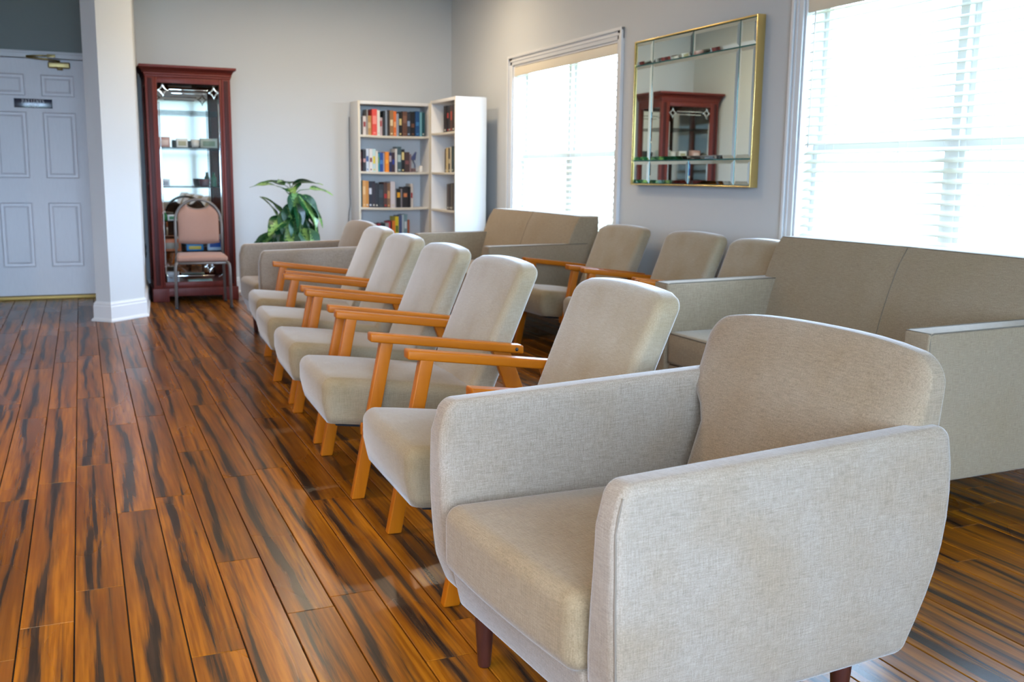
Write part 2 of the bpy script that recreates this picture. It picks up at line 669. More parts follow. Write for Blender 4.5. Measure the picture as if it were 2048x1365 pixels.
# ------------------------------------------------------------------ structure: floor of separate boards
rnd = random.Random(7)
PW, PL = 0.1222, 1.22
floor = struct('floor', box(LEFTX, WALLX + 0.16, REARY - 0.16, BACKY + 0.16, -0.12, -0.009), M_GAP)
g = 0.0017
_pv = [(0, 0, -0.009), (1, 0, -0.009), (1, 1, -0.009), (0, 1, -0.009)]


def plank_geo(x0, x1, y0, y1):
    b = 0.0014
    V = [(x0, y0, -.0085), (x1, y0, -.0085), (x1, y1, -.0085), (x0, y1, -.0085),
         (x0, y0, -b), (x1, y0, -b), (x1, y1, -b), (x0, y1, -b),
         (x0 + b, y0 + b, 0), (x1 - b, y0 + b, 0), (x1 - b, y1 - b, 0), (x0 + b, y1 - b, 0)]
    F = [(8, 9, 10, 11)]
    for i in range(4):
        j = (i + 1) % 4
        F += [(i, j, 4 + j, 4 + i), (4 + i, 4 + j, 8 + j, 8 + i)]
    return V, F


NEARX, NEARY = -0.98, 1.15
edge0 = -0.064 * 1.09 - 8 * PW      # board joint lines of the photograph lie on this grid
k0 = math.ceil((LEFTX - edge0) / PW) - 1
meshes = {}
rest = ([], [])
row = 0
xk = edge0 + k0 * PW
while xk < WALLX:
    x0, x1 = max(xk, LEFTX) + g, min(xk + PW, WALLX) - g
    y = REARY - rnd.random() * PL
    while y < BACKY:
        ya, yb = max(y, REARY) + g * .5, min(y + PL, BACKY) - g * .5
        if yb - ya > 0.02 and x1 - x0 > 0.01:
            seen = x0 > NEARX and yb > NEARY + 0.25
            if seen:
                key = (round(x1 - x0, 4), round(yb - ya, 3))
                if key not in meshes:
                    v, f = plank_geo(0, x1 - x0, 0, yb - ya)
                    meshes[key] = mesh('plank', v, f, M_FLOOR, False)
                obj('plank', meshes[key], floor, (x0, ya, 0))
            else:
                v, f = plank_geo(x0, x1, ya, yb)
                n = len(rest[0])
                rest[0].extend(v)
                rest[1].extend([tuple(i + n for i in q) for q in f])
        y += PL
    xk += PW
tag(part('floor_boards', rest, M_FLOOR, floor, False), kind='stuff')

# ------------------------------------------------------------------ walls, ceiling, outdoors
T = 0.16


def wall_with_holes(axis, pos, thick, a0, a1, holes, z0, z1):
    """axis 'x': wall plane at x=pos running along y; 'y': plane at y=pos running along x"""
    L = []
    t0, t1 = (pos, pos + thick) if thick > 0 else (pos + thick, pos)

    def bx(a, b, c, d):
        if b - a > 1e-4 and d - c > 1e-4:
            L.append(box(t0, t1, a, b, c, d) if axis == 'x' else box(a, b, t0, t1, c, d))
    cur = a0
    for h0, h1, hz0, hz1 in sorted(holes):
        bx(cur, h0, z0, z1)
        bx(h0, h1, z0, hz0)
        bx(h0, h1, hz1, z1)
        cur = h1
    bx(cur, a1, z0, z1)
    return join(*L)


struct('wall_right', wall_with_holes('x', WALLX, T, REARY, BACKY + T, [(a, b, WZ0, WZ1) for a, b in WIN], -0.1, CEIL), M_WALL)
struct('wall_back', box(0.45, WALLX, BACKY, BACKY + T, -0.1, CEIL), M_WALL)
DX0, DX1, DZ = -0.80, 0.115, 2.005      # door leaf
struct('wall_hall', wall_with_holes('y', BACKY, T, -1.05, 0.45, [(DX0 - .012, DX1 + .012, -0.1, DZ + .012)], -0.1, CEIL), M_WALLSHADE)
struct('wall_hall_side', box(-1.17, -1.05, 7.6, BACKY + T, -0.1, CEIL), M_WALL)  # unseen wall, added to shade the door from the left
struct('wall_recess', box(LEFTX, -1.17, 7.6, 7.72, -0.1, CEIL), M_WALL)
struct('wall_left', box(LEFTX - T, LEFTX, REARY - T, 7.72, -0.1, CEIL), M_WALL)
struct('wall_rear', wall_with_holes('y', REARY, -T, LEFTX, WALLX + T, [(a, b, RZ0, RZ1) for a, b in RWIN], -0.1, CEIL), M_WALL)
struct('ceiling', box(LEFTX - T, WALLX + T, REARY - T, BACKY + T, CEIL, CEIL + 0.12), M_CEIL)
struct('ground', box(-40, 40, -40, 45, -0.5, -0.35), M_LAWN)
# wing wall whose blunt end stands in the room like a pillar
WING = [(0.062, 7.886), (0.158, 7.792), (0.404, 8.028), (0.502, BACKY), (0.36, BACKY), (0.27, 8.09)]
struct('wall_wing', prism(WING, -0.1, CEIL), M_WALL)


def offset_path(pts, d):
    """offset an open polyline to its right-hand side by d (mitred)"""
    out = []
    n = len(pts)
    for i in range(n):
        dirs = []
        if i > 0:
            dirs.append((Vector(pts[i]) - Vector(pts[i - 1])).normalized())
        if i < n - 1:
            dirs.append((Vector(pts[i + 1]) - Vector(pts[i])).normalized())
        nrm = [Vector((t.y, -t.x)) for t in dirs]
        if len(nrm) == 2:
            m = (nrm[0] + nrm[1]).normalized()
            out.append(Vector(pts[i]) + m * (d / max(0.3, m.dot(nrm[0]))))
        else:
            out.append(Vector(pts[i]) + nrm[0] * d)
    return out


def baseboard(name, pts, h=0.145, t=0.016):
    prof = [(0, 0), (t + .012, 0), (t + .012, .010), (t + .006, .020), (t, .024), (t, h - .035), (t * .8, h - .028), (t * .8, h - .014), (t * .45, h - .008), (t * .35, h), (0, h)]
    rows = [offset_path(pts, d) for d, _ in prof]
    V, F = [], []
    n = len(pts)
    for (d, z), r in zip(prof, rows):
        V += [(p.x, p.y, z) for p in r]
    for i in range(len(prof) - 1):
        for k in range(n - 1):
            F.append((i * n + k, i * n + k + 1, (i + 1) * n + k + 1, (i + 1) * n + k))
    for k in (0, n - 1):
        F.append(tuple(i * n + k for i in range(len(prof))))
    return struct(name, (V, F), M_TRIM)


baseboard('baseboard_wing', [(0.27, 8.09), (0.062, 7.886), (0.158, 7.792), (0.404, 8.028), (0.500, BACKY - .017)])
baseboard('baseboard_back', [(0.502, BACKY), (WALLX, BACKY)])
baseboard('baseboard_right', [(WALLX, BACKY - .02), (WALLX, REARY)])
baseboard('baseboard_hall', [(DX1 + .10, BACKY), (0.36, BACKY)])

# ------------------------------------------------------------------ windows
def make_window(name, axis, pos, out, a, b, z0, z1, sill=True):
    """axis 'x': window in a wall at x=pos; out = +1/-1 direction to the outdoors"""
    root = bpy.data.objects.new(name, None)
    COL.objects.link(root)
    tag(root, kind='structure')
    mid = (a + b) / 2

    def B(a0, a1, d0, d1, c0, c1, r=0.004):
        lo, hi = sorted((pos + out * d0, pos + out * d1))
        return rbox(lo, hi, a0, a1, c0, c1, r, 2) if axis == 'x' else rbox(a0, a1, lo, hi, c0, c1, r, 2)
    cw_ = 0.078
    for nm, q in (('casing', [(a - cw_, a), (z0 - .02, z1 + cw_)]), ('casing', [(b, b + cw_), (z0 - .02, z1 + cw_)]), ('head_casing', [(a - cw_, b + cw_), (z1, z1 + cw_)])):
        (p0, p1), (q0, q1) = q
        V = [B(p0, p1, -0.012, 0.0, q0, q1)]
        if nm == 'casing':      # raised outer band and two flutes
            o0, o1 = (p0, p0 + .022) if p0 < mid - .1 and p1 <= a + 1e-6 else (p1 - .022, p1)
            V.append(B(o0, o1, -0.026, -.01, q0, q1))
            i0 = (p0 + p1) / 2
            V.append(B(i0 - .004, i0 + .012, -0.017, -.01, q0, q1 - cw_ * .6, .003))
        else:
            V.append(B(p0, p1, -0.0265, -.01, q1 - .022, q1))
            V.append(B(p0 + .04, p1 - .04, -0.017, -.01, (q0 + q1) / 2 - .012, (q0 + q1) / 2 + .004, .003))
        part(nm, join(*V), M_TRIM, root)
    part('jamb', join(B(a, a + .014, 0, .15, z0, z1), B(b - .014, b, 0, .15, z0, z1), B(a, b, 0, .15, z1 - .014, z1)), M_VINYL, root)
    part('window_sill', B(a - .1, b + .1, -0.05, .15, z0 - .03, z0), M_TRIM, root)
    part('mullion', B(mid - .026, mid + .026, .085, .15, z0, z1), M_VINYL, root)
    zm = z0 + (z1 - z0) * 0.515
    for s0, s1 in ((a + .014, mid - .026), (mid + .026, b - .014)):
        for (c0, c1, d) in ((z0, zm + .02, .09), (zm - .02, z1 - .014, .118)):
            w = 0.032
            sash = part('sash', join(B(s0, s0 + w, d, d + .026, c0, c1), B(s1 - w, s1, d, d + .026, c0, c1),
                                     B(s0 + w, s1 - w, d, d + .026, c0, c0 + w), B(s0 + w, s1 - w, d, d + .026, c1 - w, c1)), M_VINYL, root)
            part('pane', box(*((pos + out * (d + .011), pos + out * (d + .015)) if out > 0 else (pos - d - .015, pos - d - .011)), s0 + w, s1 - w, c0 + w, c1 - w) if axis == 'x' else box(s0 + w, s1 - w, pos - d - .015, pos - d - .011, c0 + w, c1 - w), M_GLASS, sash, False)
    return root


for i, (a, b) in enumerate(WIN):
    make_window('window_%d' % (i + 1), 'x', WALLX, 1, a, b, WZ0, WZ1)
for i, (a, b) in enumerate(RWIN):
    w_ = make_window('window_%d' % (i + 1 + len(WIN)), 'y', REARY, -1, a, b, RZ0, RZ1)
    if i == 1:
        part('added_light_diffuser', ([(a + .016, REARY - .05, RZ0 + .02), (b - .016, REARY - .05, RZ0 + .02), (b - .016, REARY - .05, RZ1 - .02), (a + .016, REARY - .05, RZ1 - .02)], [(0, 1, 2, 3)]), M_DIFFUSER, w_, False)  # added sheet behind the camera, softens and dims this window's daylight


def make_blind(a, b, label, group=None, tilt=-24):
    root = thing('window_blind', label, 'blind', (WALLX + 0.045, (a + b) / 2, WZ0), 0)
    w = (b - a) / 2 - 0.022
    h = WZ1 - WZ0
    part('valance', rbox(-.042, -.030, -w - .004, w + .004, h - .088, h - .017, .003, 2), M_VALANCE, root)
    part('head_rail', rbox(-.026, .026, -w, w, h - .062, h - .016, .003, 2), M_VALANCE, root)
    sl = mesh('slat', *rbox(-.025, .025, -w, w, -.0014, .0014, .0008, 1, n=(4, 1, 1), fn=lambda x, y, z: (x, y, z + .003 - 4.8 * x * x)), M_SLAT)
    n = int((h - .12) / 0.0455)
    for i in range(n):
        obj('slat', sl, root, (0, 0, h - .09 - i * 0.0455), (0, math.radians(tilt), 0))
    zb = h - .09 - n * 0.0455
    part('bottom_rail', rbox(-.026, .026, -w, w, zb - .008, zb + .008, .004, 2), M_SLAT, root)
    for yy in (-w * .82, -w * .28, w * .28, w * .82):
        part('ladder_cord', join(*[tube([(xx, yy, h - .06), (xx, yy, zb)], .0011, 5) for xx in (-.0265, .0265)]), M_SLAT, root)
    part('tilt_wand', tube([(-.05, w * .93, h - .09), (-.05, w * .93, h - .75)], .004, 6), M_SLAT, root)
    return root


make_blind(*WIN[0], 'white horizontal slat blind in the window beside the white bookcases')
make_blind(*WIN[1], 'white horizontal slat blind in the big window behind the near taupe sofa')

# ------------------------------------------------------------------ six-panel door
door = bpy.data.objects.new('door_1', None)
COL.objects.link(door)
tag(door, kind='structure')
DY = BACKY + 0.03      # face of the leaf, set back in the frame
cols = [(-0.640, -0.376), (-0.268, 0.003)]
rows = [(0.265, 0.827), (1.017, 1.581), (1.695, 1.888)]
leaf = [box(DX0, DX1, DY + .016, DY + .044, 0.03, DZ)]
for x0, x1 in ((DX0, cols[0][0]), (cols[0][1], cols[1][0]), (cols[1][1], DX1)):
    leaf.append(box(x0, x1, DY, DY + .018, 0.03, DZ))
for c0, c1 in cols:
    zz = 0.03
    for r0, r1 in rows:
        leaf.append(box(c0, c1, DY, DY + .018, zz, r0))
        zz = r1
    leaf.append(box(c0, c1, DY, DY + .018, zz, DZ))
part('leaf', join(*leaf), M_DOOR, door, False)
for c0, c1 in cols:
    for r0, r1 in rows:
        w = .034
        V, F = [], []
        rings = [(0, .0), (0, -.006), (.008, -.007), (.018, .014), (w, .014), (w + .016, -.002)]
        for ins, d in rings:
            V += [(c0 + ins, DY + d, r0 + ins), (c1 - ins, DY + d, r0 + ins), (c1 - ins, DY + d, r1 - ins), (c0 + ins, DY + d, r1 - ins)]
        for i in range(len(rings) - 1):
            for k in range(4):
                F.append((i * 4 + k, i * 4 + (k + 1) % 4, (i + 1) * 4 + (k + 1) % 4, (i + 1) * 4 + k))
        n = (len(rings) - 1) * 4
        F.append((n, n + 1, n + 2, n + 3))
        part('raised_panel', (V, F), M_DOOR, door, False)
fr = []
for x0, x1 in ((DX0 - .075, DX0 - .004), (DX1 + .004, DX1 + .075)):
    fr += [rbox(x0, x1, BACKY - .014, BACKY + .02, 0, DZ + .062, .004, 2), rbox(x0 + .045 if x0 > 0 else x0, x1 if x0 > 0 else x1 - .045, BACKY - .024, BACKY, 0, DZ + .062, .004, 2)]
fr += [rbox(DX0 - .075, DX1 + .075, BACKY - .0142, BACKY + .02, DZ + .006, DZ + .062, .004, 2), rbox(DX0 - .075, DX1 + .075, BACKY - .0242, BACKY, DZ + .040, DZ + .062, .004, 2)]
part('leak_blocker', box(DX0 - .011, DX1 + .011, DY + .046, DY + .07, 0.0, DZ + .011), M_DOOR, door, False)  # added board behind the leaf, blocks daylight leaking through the gap
part('door_frame', join(*fr), M_TRIM, door)
part('threshold', rbox(DX0 - .05, 0.36, BACKY - .05, BACKY + .09, 0.0, 0.028, .004, 2), M_THRESH, door)
clo = part('door_closer', join(rbox(-0.196, -0.026, DY - .05, DY - .001, 1.935, 1.985, .012, 3), lathe([(.02, 1.920), (.024, 1.93), (.024, 1.94)], 14, (-.105, DY - .026))), M_BRASSD, door)
clo['label'] = 'brass door closer'
part('closer_arm', join(tube([(-.105, DY - .04, 1.99), (-.20, DY - .075, 2.0), (-.357, DY - .06, 2.012)], .008, 8), tube([(-.357, DY - .06, 2.02), (-.25, BACKY - .04, 2.028), (-.138, BACKY - .03, 2.03)], .007, 8),
                        rbox(-.20, -.135, BACKY - .037, BACKY - .0235, 2.018, 2.042, .003, 2)), M_BRASSD, clo)

# sign on the door
sign = thing('door_sign', 'small dark blue metallic sign reading PATIENTS ONLY on the white door', 'sign', (-0.326, DY - 0.001, 1.642))
part('plate', rbox(-.145, .145, -.004, 0, -.037, .037, .0018, 2), M_SIGN, sign)
GL = {  # strokes on a 5 x 7 cell: (x0,y0,x1,y1,thick)
    'P': [(1, 0, 1, 7, 1), (1, 7, 3.4, 7, .5), (1, 3.5, 3.4, 3.5, .5), (3.9, 3.9, 3.9, 6.6, 1), (0, 0, 2, 0, .5)],
    'A': [(0.4, 0, 2.4, 7, .5), (2.6, 7, 4.4, 0, 1), (1.2, 2.3, 3.6, 2.3, .5), (0, 0, 1.2, 0, .5), (3.6, 0, 5.2, 0, .5)],
    'T': [(2.5, 0, 2.5, 7, 1), (0.1, 7, 4.9, 7, .6), (0.2, 6, 0.2, 7, .4), (4.8, 6, 4.8, 7, .4), (1.5, 0, 3.5, 0, .5)],
    'I': [(2.5, 0, 2.5, 7, 1), (1.5, 0, 3.5, 0, .5), (1.5, 7, 3.5, 7, .5)],
    'E': [(1, 0, 1, 7, 1), (0.2, 7, 4.2, 7, .5), (1, 3.6, 3.2, 3.6, .5), (0.2, 0, 4.4, 0, .5), (4.3, 0, 4.3, 1.3, .4), (4.1, 5.8, 4.1, 7, .4)],
    'N': [(0.8, 0, 0.8, 7, .5), (0.9, 7, 4.2, 0, 1), (4.3, 0, 4.3, 7, .5), (0, 7, 1, 7, .5), (0, 0, 1.6, 0, .5), (3.5, 7, 5, 7, .5)],
    'S': [(4.2, 6.2, 3, 7, .6), (3, 7, 1.4, 6.8, .6), (1.1, 6.6, 1, 5, .9), (1, 4.6, 4, 2.5, 1), (4.1, 2.3, 3.9, .7, .9), (3.8, .3, 2, 0, .6), (2, 0, .6, 1, .6)],
    'O': [(1, 1.6, 1, 5.4, 1), (4.2, 1.6, 4.2, 5.4, 1), (1, 5.6, 2.6, 7, .6), (2.6, 7, 4.2, 5.6, .6), (1, 1.4, 2.6, 0, .6), (2.6, 0, 4.2, 1.4, .6)],
    'L': [(1, 0, 1, 7, 1), (0.2, 7, 2, 7, .5), (0.2, 0, 4.3, 0, .5), (4.3, 0, 4.3, 1.5, .4)],
    'Y': [(2.5, 0, 2.5, 3.2, 1), (2.4, 3.2, .6, 7, 1), (2.6, 3.2, 4.5, 7, .5), (0, 7, 1.5, 7, .5), (3.6, 7, 5.2, 7, .5), (1.5, 0, 3.5, 0, .5)]}


def lettering(word, zc, cell):
    V, F = [], []
    adv = 5.9
    x0 = -(len(word) * adv - .9) / 2
    for ch in word:
        for a, c, d, e, t in GL[ch]:
            p, q = Vector((a, c)), Vector((d, e))
            u = (q - p).normalized()
            w = Vector((-u.y, u.x)) * t * .5
            p, q = p - u * .22, q + u * .22
            n = len(V)
            for pt in (p - w, q - w, q + w, p + w):
                for yy in (-.0055, -.004):
                    V.append(((x0 + pt.x) * cell, yy, zc + (pt.y - 3.5) * cell))
            F += [(n, n + 2, n + 4, n + 6), (n, n + 1, n + 3, n + 2), (n + 2, n + 3, n + 5, n + 4), (n + 4, n + 5, n + 7, n + 6), (n + 6, n + 7, n + 1, n)]
        x0 += adv
    return V, F


part('lettering', join(lettering('PATIENTS', .017, .0037), lettering('ONLY', -.017, .0037)), M_LETTER, sign, False)

# outlet on the wing wall
ot = thing('wall_outlet', 'dark outlet plate low on the wall between pillar and curio cabinet', 'outlet', (0.4925, 9.275, 0.41), -math.radians(4.1))
part('plate', rbox(0, .006, -.036, .036, -.06, .06, .003, 2), M_OUTLET, ot)
for z in (-.026, .026):
    part('socket', rbox(.004, .009, -.016, .016, z - .014, z + .014, .003, 2), M_RUBBER, ot)

# ------------------------------------------------------------------ wall mirror of bevelled tiles
my0, my1, mz0, mz1 = 4.49, 5.775, 1.045, 1.95
mir = thing('wall_mirror', 'brass framed wall mirror of cut glass tiles between the two windows', 'mirror', (WALLX - .002, (my0 + my1) / 2, mz0))
hw, hh = (my1 - my0) / 2, mz1 - mz0
fw_ = .010
for y0, y1, z0, z1 in ((-hw, -hw + fw_, 0, hh), (hw - fw_, hw, 0, hh), (-hw + fw_, hw - fw_, 0, fw_), (-hw + fw_, hw - fw_, hh - fw_, hh)):
    part('frame_bar', rbox(-.052, 0, y0, y1, z0, z1, .003, 3), M_BRASS, mir)
part('backing', box(-.0405, -.001, -hw + .005, hw - .005, .005, hh - .005), M_MEDGE, mir, False)
cy_ = (my0 + my1) / 2
ys = [-hw + fw_, 4.652 - cy_, 5.556 - cy_, hw - fw_]
zs = [fw_, 1.199 - mz0, 1.797 - mz0, hh - fw_]
ym = 5.108 - cy_
tiles = []
for i in range(3):
    for k in range(3):
        if i == 1 and k != 1:
            tiles += [(ys[1], ym, zs[k], zs[k + 1]), (ym, ys[2], zs[k], zs[k + 1])]
        else:
            tiles.append((ys[i], ys[i + 1], zs[k], zs[k + 1]))
for y0, y1, z0, z1 in tiles:
    e, bw = .0042, .024
    V, F = [], []
    for x, ins in ((-.040, e), (-.0425, e), (-.0465, bw)):
        V += [(x, y0 + ins, z0 + ins), (x, y1 - ins, z0 + ins), (x, y1 - ins, z1 - ins), (x, y0 + ins, z1 - ins)]
    for r in range(2):
        for q in range(4):
            F.append((r * 4 + q, r * 4 + (q + 1) % 4, r * 4 + 4 + (q + 1) % 4, r * 4 + 4 + q))
    F.append((8, 9, 10, 11))
    part('mirror_tile', (V, F), M_MIRROR, mir, False)

# ------------------------------------------------------------------ wooden armed lounge chairs
def leg_geo(u0, u1, y, z0, z1, w, t):
    """slanting square leg from u0 at z0 to u1 at z1"""
    h = z1 - z0
    return rbox(-w / 2, w / 2, y - t / 2, y + t / 2, z0, z1, .004, 2, fn=lambda a, b, c: (a + u0 + (u1 - u0) * (c - z0) / h, b, c))


def seat_fn(x, y, z):
    s = (x + .10) / .57                      # 0 front .. 1 rear
    z = max(z, .258)
    top = smoothstep(.26, .40, z)
    crown = .022 * (1 - (y / .256) ** 2) * math.sin(math.pi * min(1, max(0, s + .08)) * .9)
    z2 = z - .075 * max(0, s - .08) * 1.0 + crown * top
    x2 = x - .018 * (1 - (y / .26) ** 2) * smoothstep(.5, 0, s) * smoothstep(.25, .34, z) + .012 * smoothstep(.32, .25, z) * smoothstep(.3, 0, s)
    return x2, y, z2


def back_fn(x, y, z):
    H0, H1 = .30, .79
    s = (z - H0) / (H1 - H0)
    b = abs(y) / .25
    drop = (.016 * b * b + .026 * max(0, (b - .74) / .26) ** 2.0) * max(0, s) ** 2
    z2 = z - drop
    crown = .012 * (1 - min(1, b) ** 2) * math.sin(math.pi * max(0, min(1, s)))
    front = 1 - smoothstep(-.05, .05, x)
    xx = x * (1 - .18 * s) - crown * front
    return xx + .455 + (z2 - .32) * .405, y * (1 + .085 * s), z2


WC = [
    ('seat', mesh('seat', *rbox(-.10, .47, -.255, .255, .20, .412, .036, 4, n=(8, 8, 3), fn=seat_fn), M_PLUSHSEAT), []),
    ('backrest', mesh('backrest', *rbox(-.05, .05, -.25, .25, .30, .79, .030, 4, n=(2, 14, 12), fn=back_fn), M_PLUSH), []),
    ('dust_cover', mesh('dust_cover', *rbox(-.06, .43, -.235, .235, .246, .262, .003, 2, fn=lambda x, y, z: (x, y, z - .075 * max(0, (x + .1) / .57 - .08))), M_BLACKCLOTH), []),
]
for s in (-1, 1):
    WC.append(('leg', mesh('leg', *leg_geo(0, .107, s * .28, 0, .545, .044, .032), M_OAK), []))
    WC.append(('leg', mesh('leg', *leg_geo(.700, .510, s * .28, 0, .500, .064, .030), M_OAK), []))
    arm = mesh('armrest', *rbox(.045, .592, s * .288 - .026, s * .288 + .026, .541, .571, .006, 2, n=(4, 1, 1),
                                fn=lambda x, y, z: (x, y, z - .125 * max(0, x - .05) + .0)), M_OAKX)
    plug = mesh('screw_hole', *[(lambda VF: VF)(tube([(.565, s * .288 - .0268, .491), (.565, s * .288 + .0268, .491)], .0065, 10))][0], M_RUBBER)
    WC.append(('armrest', arm, [('screw_hole', plug)]))
    WC.append(('side_rail', mesh('side_rail', *rbox(.02, .62, s * .252 - .012, s * .252 + .012, .215, .258, .004, 2, fn=lambda x, y, z: (x, y, z - .06 * x)), M_OAKX), []))


def place(parts, name, label, cat, loc, rz, group=None):
    r = thing(name, label, cat, loc, rz, group)
    for nm, me, sub in parts:
        p = obj(nm, me, r)
        for sn, sm in sub:
            obj(sn, sm, p)
    return r


def wood_chair(legx, fary, rot, label):
    a = math.radians(rot)      # rotation about the far front leg
    off = Vector((0, .28, 0))
    off.rotate(Matrix.Rotation(a, 3, 'Z'))
    place(WC, 'lounge_chair', label, 'chair', (legx - off.x, fary - off.y, 0), a, 'upholstered chairs with wooden arms')


wood_chair(.985, 6.020, -3.5, 'beige chair with orange wooden arms, first in the row from the plant')
wood_chair(.908, 5.262, -2.5, 'beige chair with orange wooden arms, second in the row from the plant')
wood_chair(.868, 4.514, -2.5, 'beige chair with orange wooden arms, third in the row from the plant')
wood_chair(.832, 3.765, -2.0, 'beige chair with orange wooden arms, fourth in the row from the plant')
wood_chair(.832, 2.840, -1.5, 'beige wooden-armed chair partly behind the big tub armchair beside it')
wood_chair(2.585, 5.92, 3.0, 'beige wooden-armed chair by the window wall, next to the far loveseat')
wood_chair(2.610, 5.14, 1.0, 'beige wooden-armed chair by the window wall, middle of three between the sofas')
wood_chair(2.570, 4.45, 0.0, 'beige wooden-armed chair by the window wall, tucked beside the near sofa')

# ------------------------------------------------------------------ tub armchairs
def uf(z):
    return .000 + .026 * smoothstep(.26, .16, z) + .022 * smoothstep(.52, .62, z) + .01 * smoothstep(.42, .20, z)


def ur(z):
    t = (z - .165) / .46
    return .700 + .095 * math.sin(min(1, max(0, t) / .72) * math.pi / 2) - .012 * smoothstep(.8, 1.0, t)


def arm_fn(s):
    def f(x, y, z):
        q = x / .78
        x2 = uf(z) * (1 - q) + ur(z) * q
        bow = -.012 * math.sin(math.pi * max(0, min(1, q))) * 0
        inner = max(0.0, min(1.0, (.350 - abs(y)) / .098))       # arms slim towards the top on their inner side
        return x2, y + s * (.012 * math.sin(math.pi * max(0, min(1, (z - .16) / .45))) + .034 * inner * smoothstep(.22, .60, z)) + bow, z + .018 * q * smoothstep(.3, .6, z)
    return f


def tub_back(x, y, z):
    # x in 0..1 : front..rear
    s = max(0, min(1, (z - .30) / .475))
    b = min(1, abs(y) / .322)
    front = .590 + .165 * s ** 1.0 - .014 * math.sin(math.pi * s) * (1 - b * b)
    rear = .800 - .012 * (1 - s) + .012 * s
    z2 = z - .020 * b ** 4 * s - .012 * b * b * s
    # below the arm tops the back narrows to fit between the arms
    ny = y * (1 - .20 * smoothstep(.60, .53, z))
    return front + (rear - front) * x, ny, z2


def unit(v, x0, x1):
    return (v - x0) / (x1 - x0)


AC = [
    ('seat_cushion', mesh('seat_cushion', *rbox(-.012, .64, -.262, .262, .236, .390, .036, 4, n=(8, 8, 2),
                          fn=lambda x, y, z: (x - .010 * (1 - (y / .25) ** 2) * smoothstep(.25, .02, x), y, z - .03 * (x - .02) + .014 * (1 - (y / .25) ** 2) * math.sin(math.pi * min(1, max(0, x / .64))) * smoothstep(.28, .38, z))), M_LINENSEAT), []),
    ('base', mesh('base', *rbox(.012, .720, -.262, .262, .145, .250, .015, 3, n=(2, 2, 1), fn=lambda x, y, z: (x + .02 * smoothstep(.21, .145, z) * (1 if x < .3 else -1), y, z)), M_LINEN), []),
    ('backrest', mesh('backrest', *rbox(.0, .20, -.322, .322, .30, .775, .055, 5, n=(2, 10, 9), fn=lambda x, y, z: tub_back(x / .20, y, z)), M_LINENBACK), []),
]
for s in (-1, 1):
    a_me = mesh('arm', *rbox(0, .78, min(s * .252, s * .350), max(s * .252, s * .350), .165, .605, .026, 4, n=(8, 1, 8), fn=arm_fn(s)), M_LINEN)
    pts = []
    for k in range(15):
        z = .19 + .395 * k / 14
        pts.append((uf(z) + .0066, s * (.3428 + .012 * math.sin(math.pi * (z - .16) / .45)), z))
    AC.append(('arm', a_me, [('seam', mesh('seam', *tube(pts, .0022, 5), M_LINSEAM))]))
for x, y in ((.085, -.24), (.085, .24), (.655, -.24), (.655, .24)):
    AC.append(('leg', mesh('leg', *lathe([(.0, 0), (.013, 0), (.015, .004), (.024, .15), (.025, .165)], 18, (x, y)), M_DLEG), []))
for _, me, sub in AC:
    for m_ in [me] + [x[1] for x in sub]:
        for v in m_.vertices:
            v.co.y *= 1.05
place(AC, 'tub_armchair', 'large beige linen tub armchair with dark tapered leg, beside the last wooden-armed chair', 'armchair', (.716, 1.688, 0), math.radians(4.7))
place(AC, 'tub_armchair', 'beige linen tub armchair at the row end in front of the potted plant', 'armchair', (1.000, 6.765, 0), math.radians(2))

# ------------------------------------------------------------------ boxy two-seat sofas
def sofa_back(x, y, z):
    s = max(0, min(1, (z - .30) / .53))
    front = .505 + .155 * s - .022 * math.sin(math.pi * s) + .012 * smoothstep(.85, 1, s)
    rear = .820
    pinch = .010 * math.exp(-(y / .03) ** 2) * (1 - x)
    return front + pinch + (rear - front) * x, y, z - .004 * (y / .78) ** 2 * s


SO = []
for s in (-1, 1):
    y0, y1 = sorted((s * .695, s * .800))
    a_me = mesh('arm', *rbox(0, .735, y0, y1, .150, .632, .010, 3, n=(4, 1, 4), fn=lambda x, y, z: (x, y, z + .012 * x / .73)), M_SOFA)
    yo = s * .797
    yi = s * .699
    welts = []
    for yy in (yo, yi):
        welts.append(tube([(.008, yy, .155), (.006, yy, .60), (.008, yy, .626), (.02, yy, .631), (.35, yy, .637), (.725, yy, .643)], .0028, 5))
    welts.append(tube([(.006, yo, .630), (.006, yi, .630)], .0028, 5))
    SO.append(('arm', a_me, [('welt', mesh('welt', *join(*welts), M_WELT))]))
bk = mesh('backrest', *rbox(0, .3, -.785, .785, .30, .832, .016, 3, n=(2, 24, 10), fn=lambda x, y, z: sofa_back(x / .3, y, z)), M_SOFA)
seam = []
for k in range(15):
    z = .36 + .465 * k / 14
    q = sofa_back(0, 0, z)
    seam.append((q[0] + .0, 0, z))
edge = [sofa_back(.03, y, .829) for y in [-.775 + 1.55 * k / 16 for k in range(17)]]
SO.append(('backrest', bk, [('seam', mesh('seam', *join(tube(seam, .0022, 5), tube(edge, .0028, 5)), M_WELT))]))
SO.append(('back_frame', mesh('back_frame', *rbox(.64, .818, -.775, .775, .150, .60, .010, 2), M_SOFA), []))
SO.append(('base', mesh('base', *rbox(.020, .70, -.70, .70, .150, .272, .010, 2), M_SOFA), []))
sc = mesh('seat_cushion', *rbox(.008, .56, -.693, .693, .275, .420, .022, 3, n=(4, 12, 2), fn=lambda x, y, z: (x, y, z + .014 * (1 - (y / .69) ** 4) * math.sin(math.pi * min(1, max(0, x / .56))) * smoothstep(.3, .41, z))), M_SOFA)
SO.append(('seat_cushion', sc, [('welt', mesh('welt', *join(*[tube([(.50, -.69, z), (.015, -.69, z), (.010, -.68, z), (.010, .68, z), (.015, .69, z), (.50, .69, z)], .003, 5) for z in (.413, .283)]), M_WELT))]))
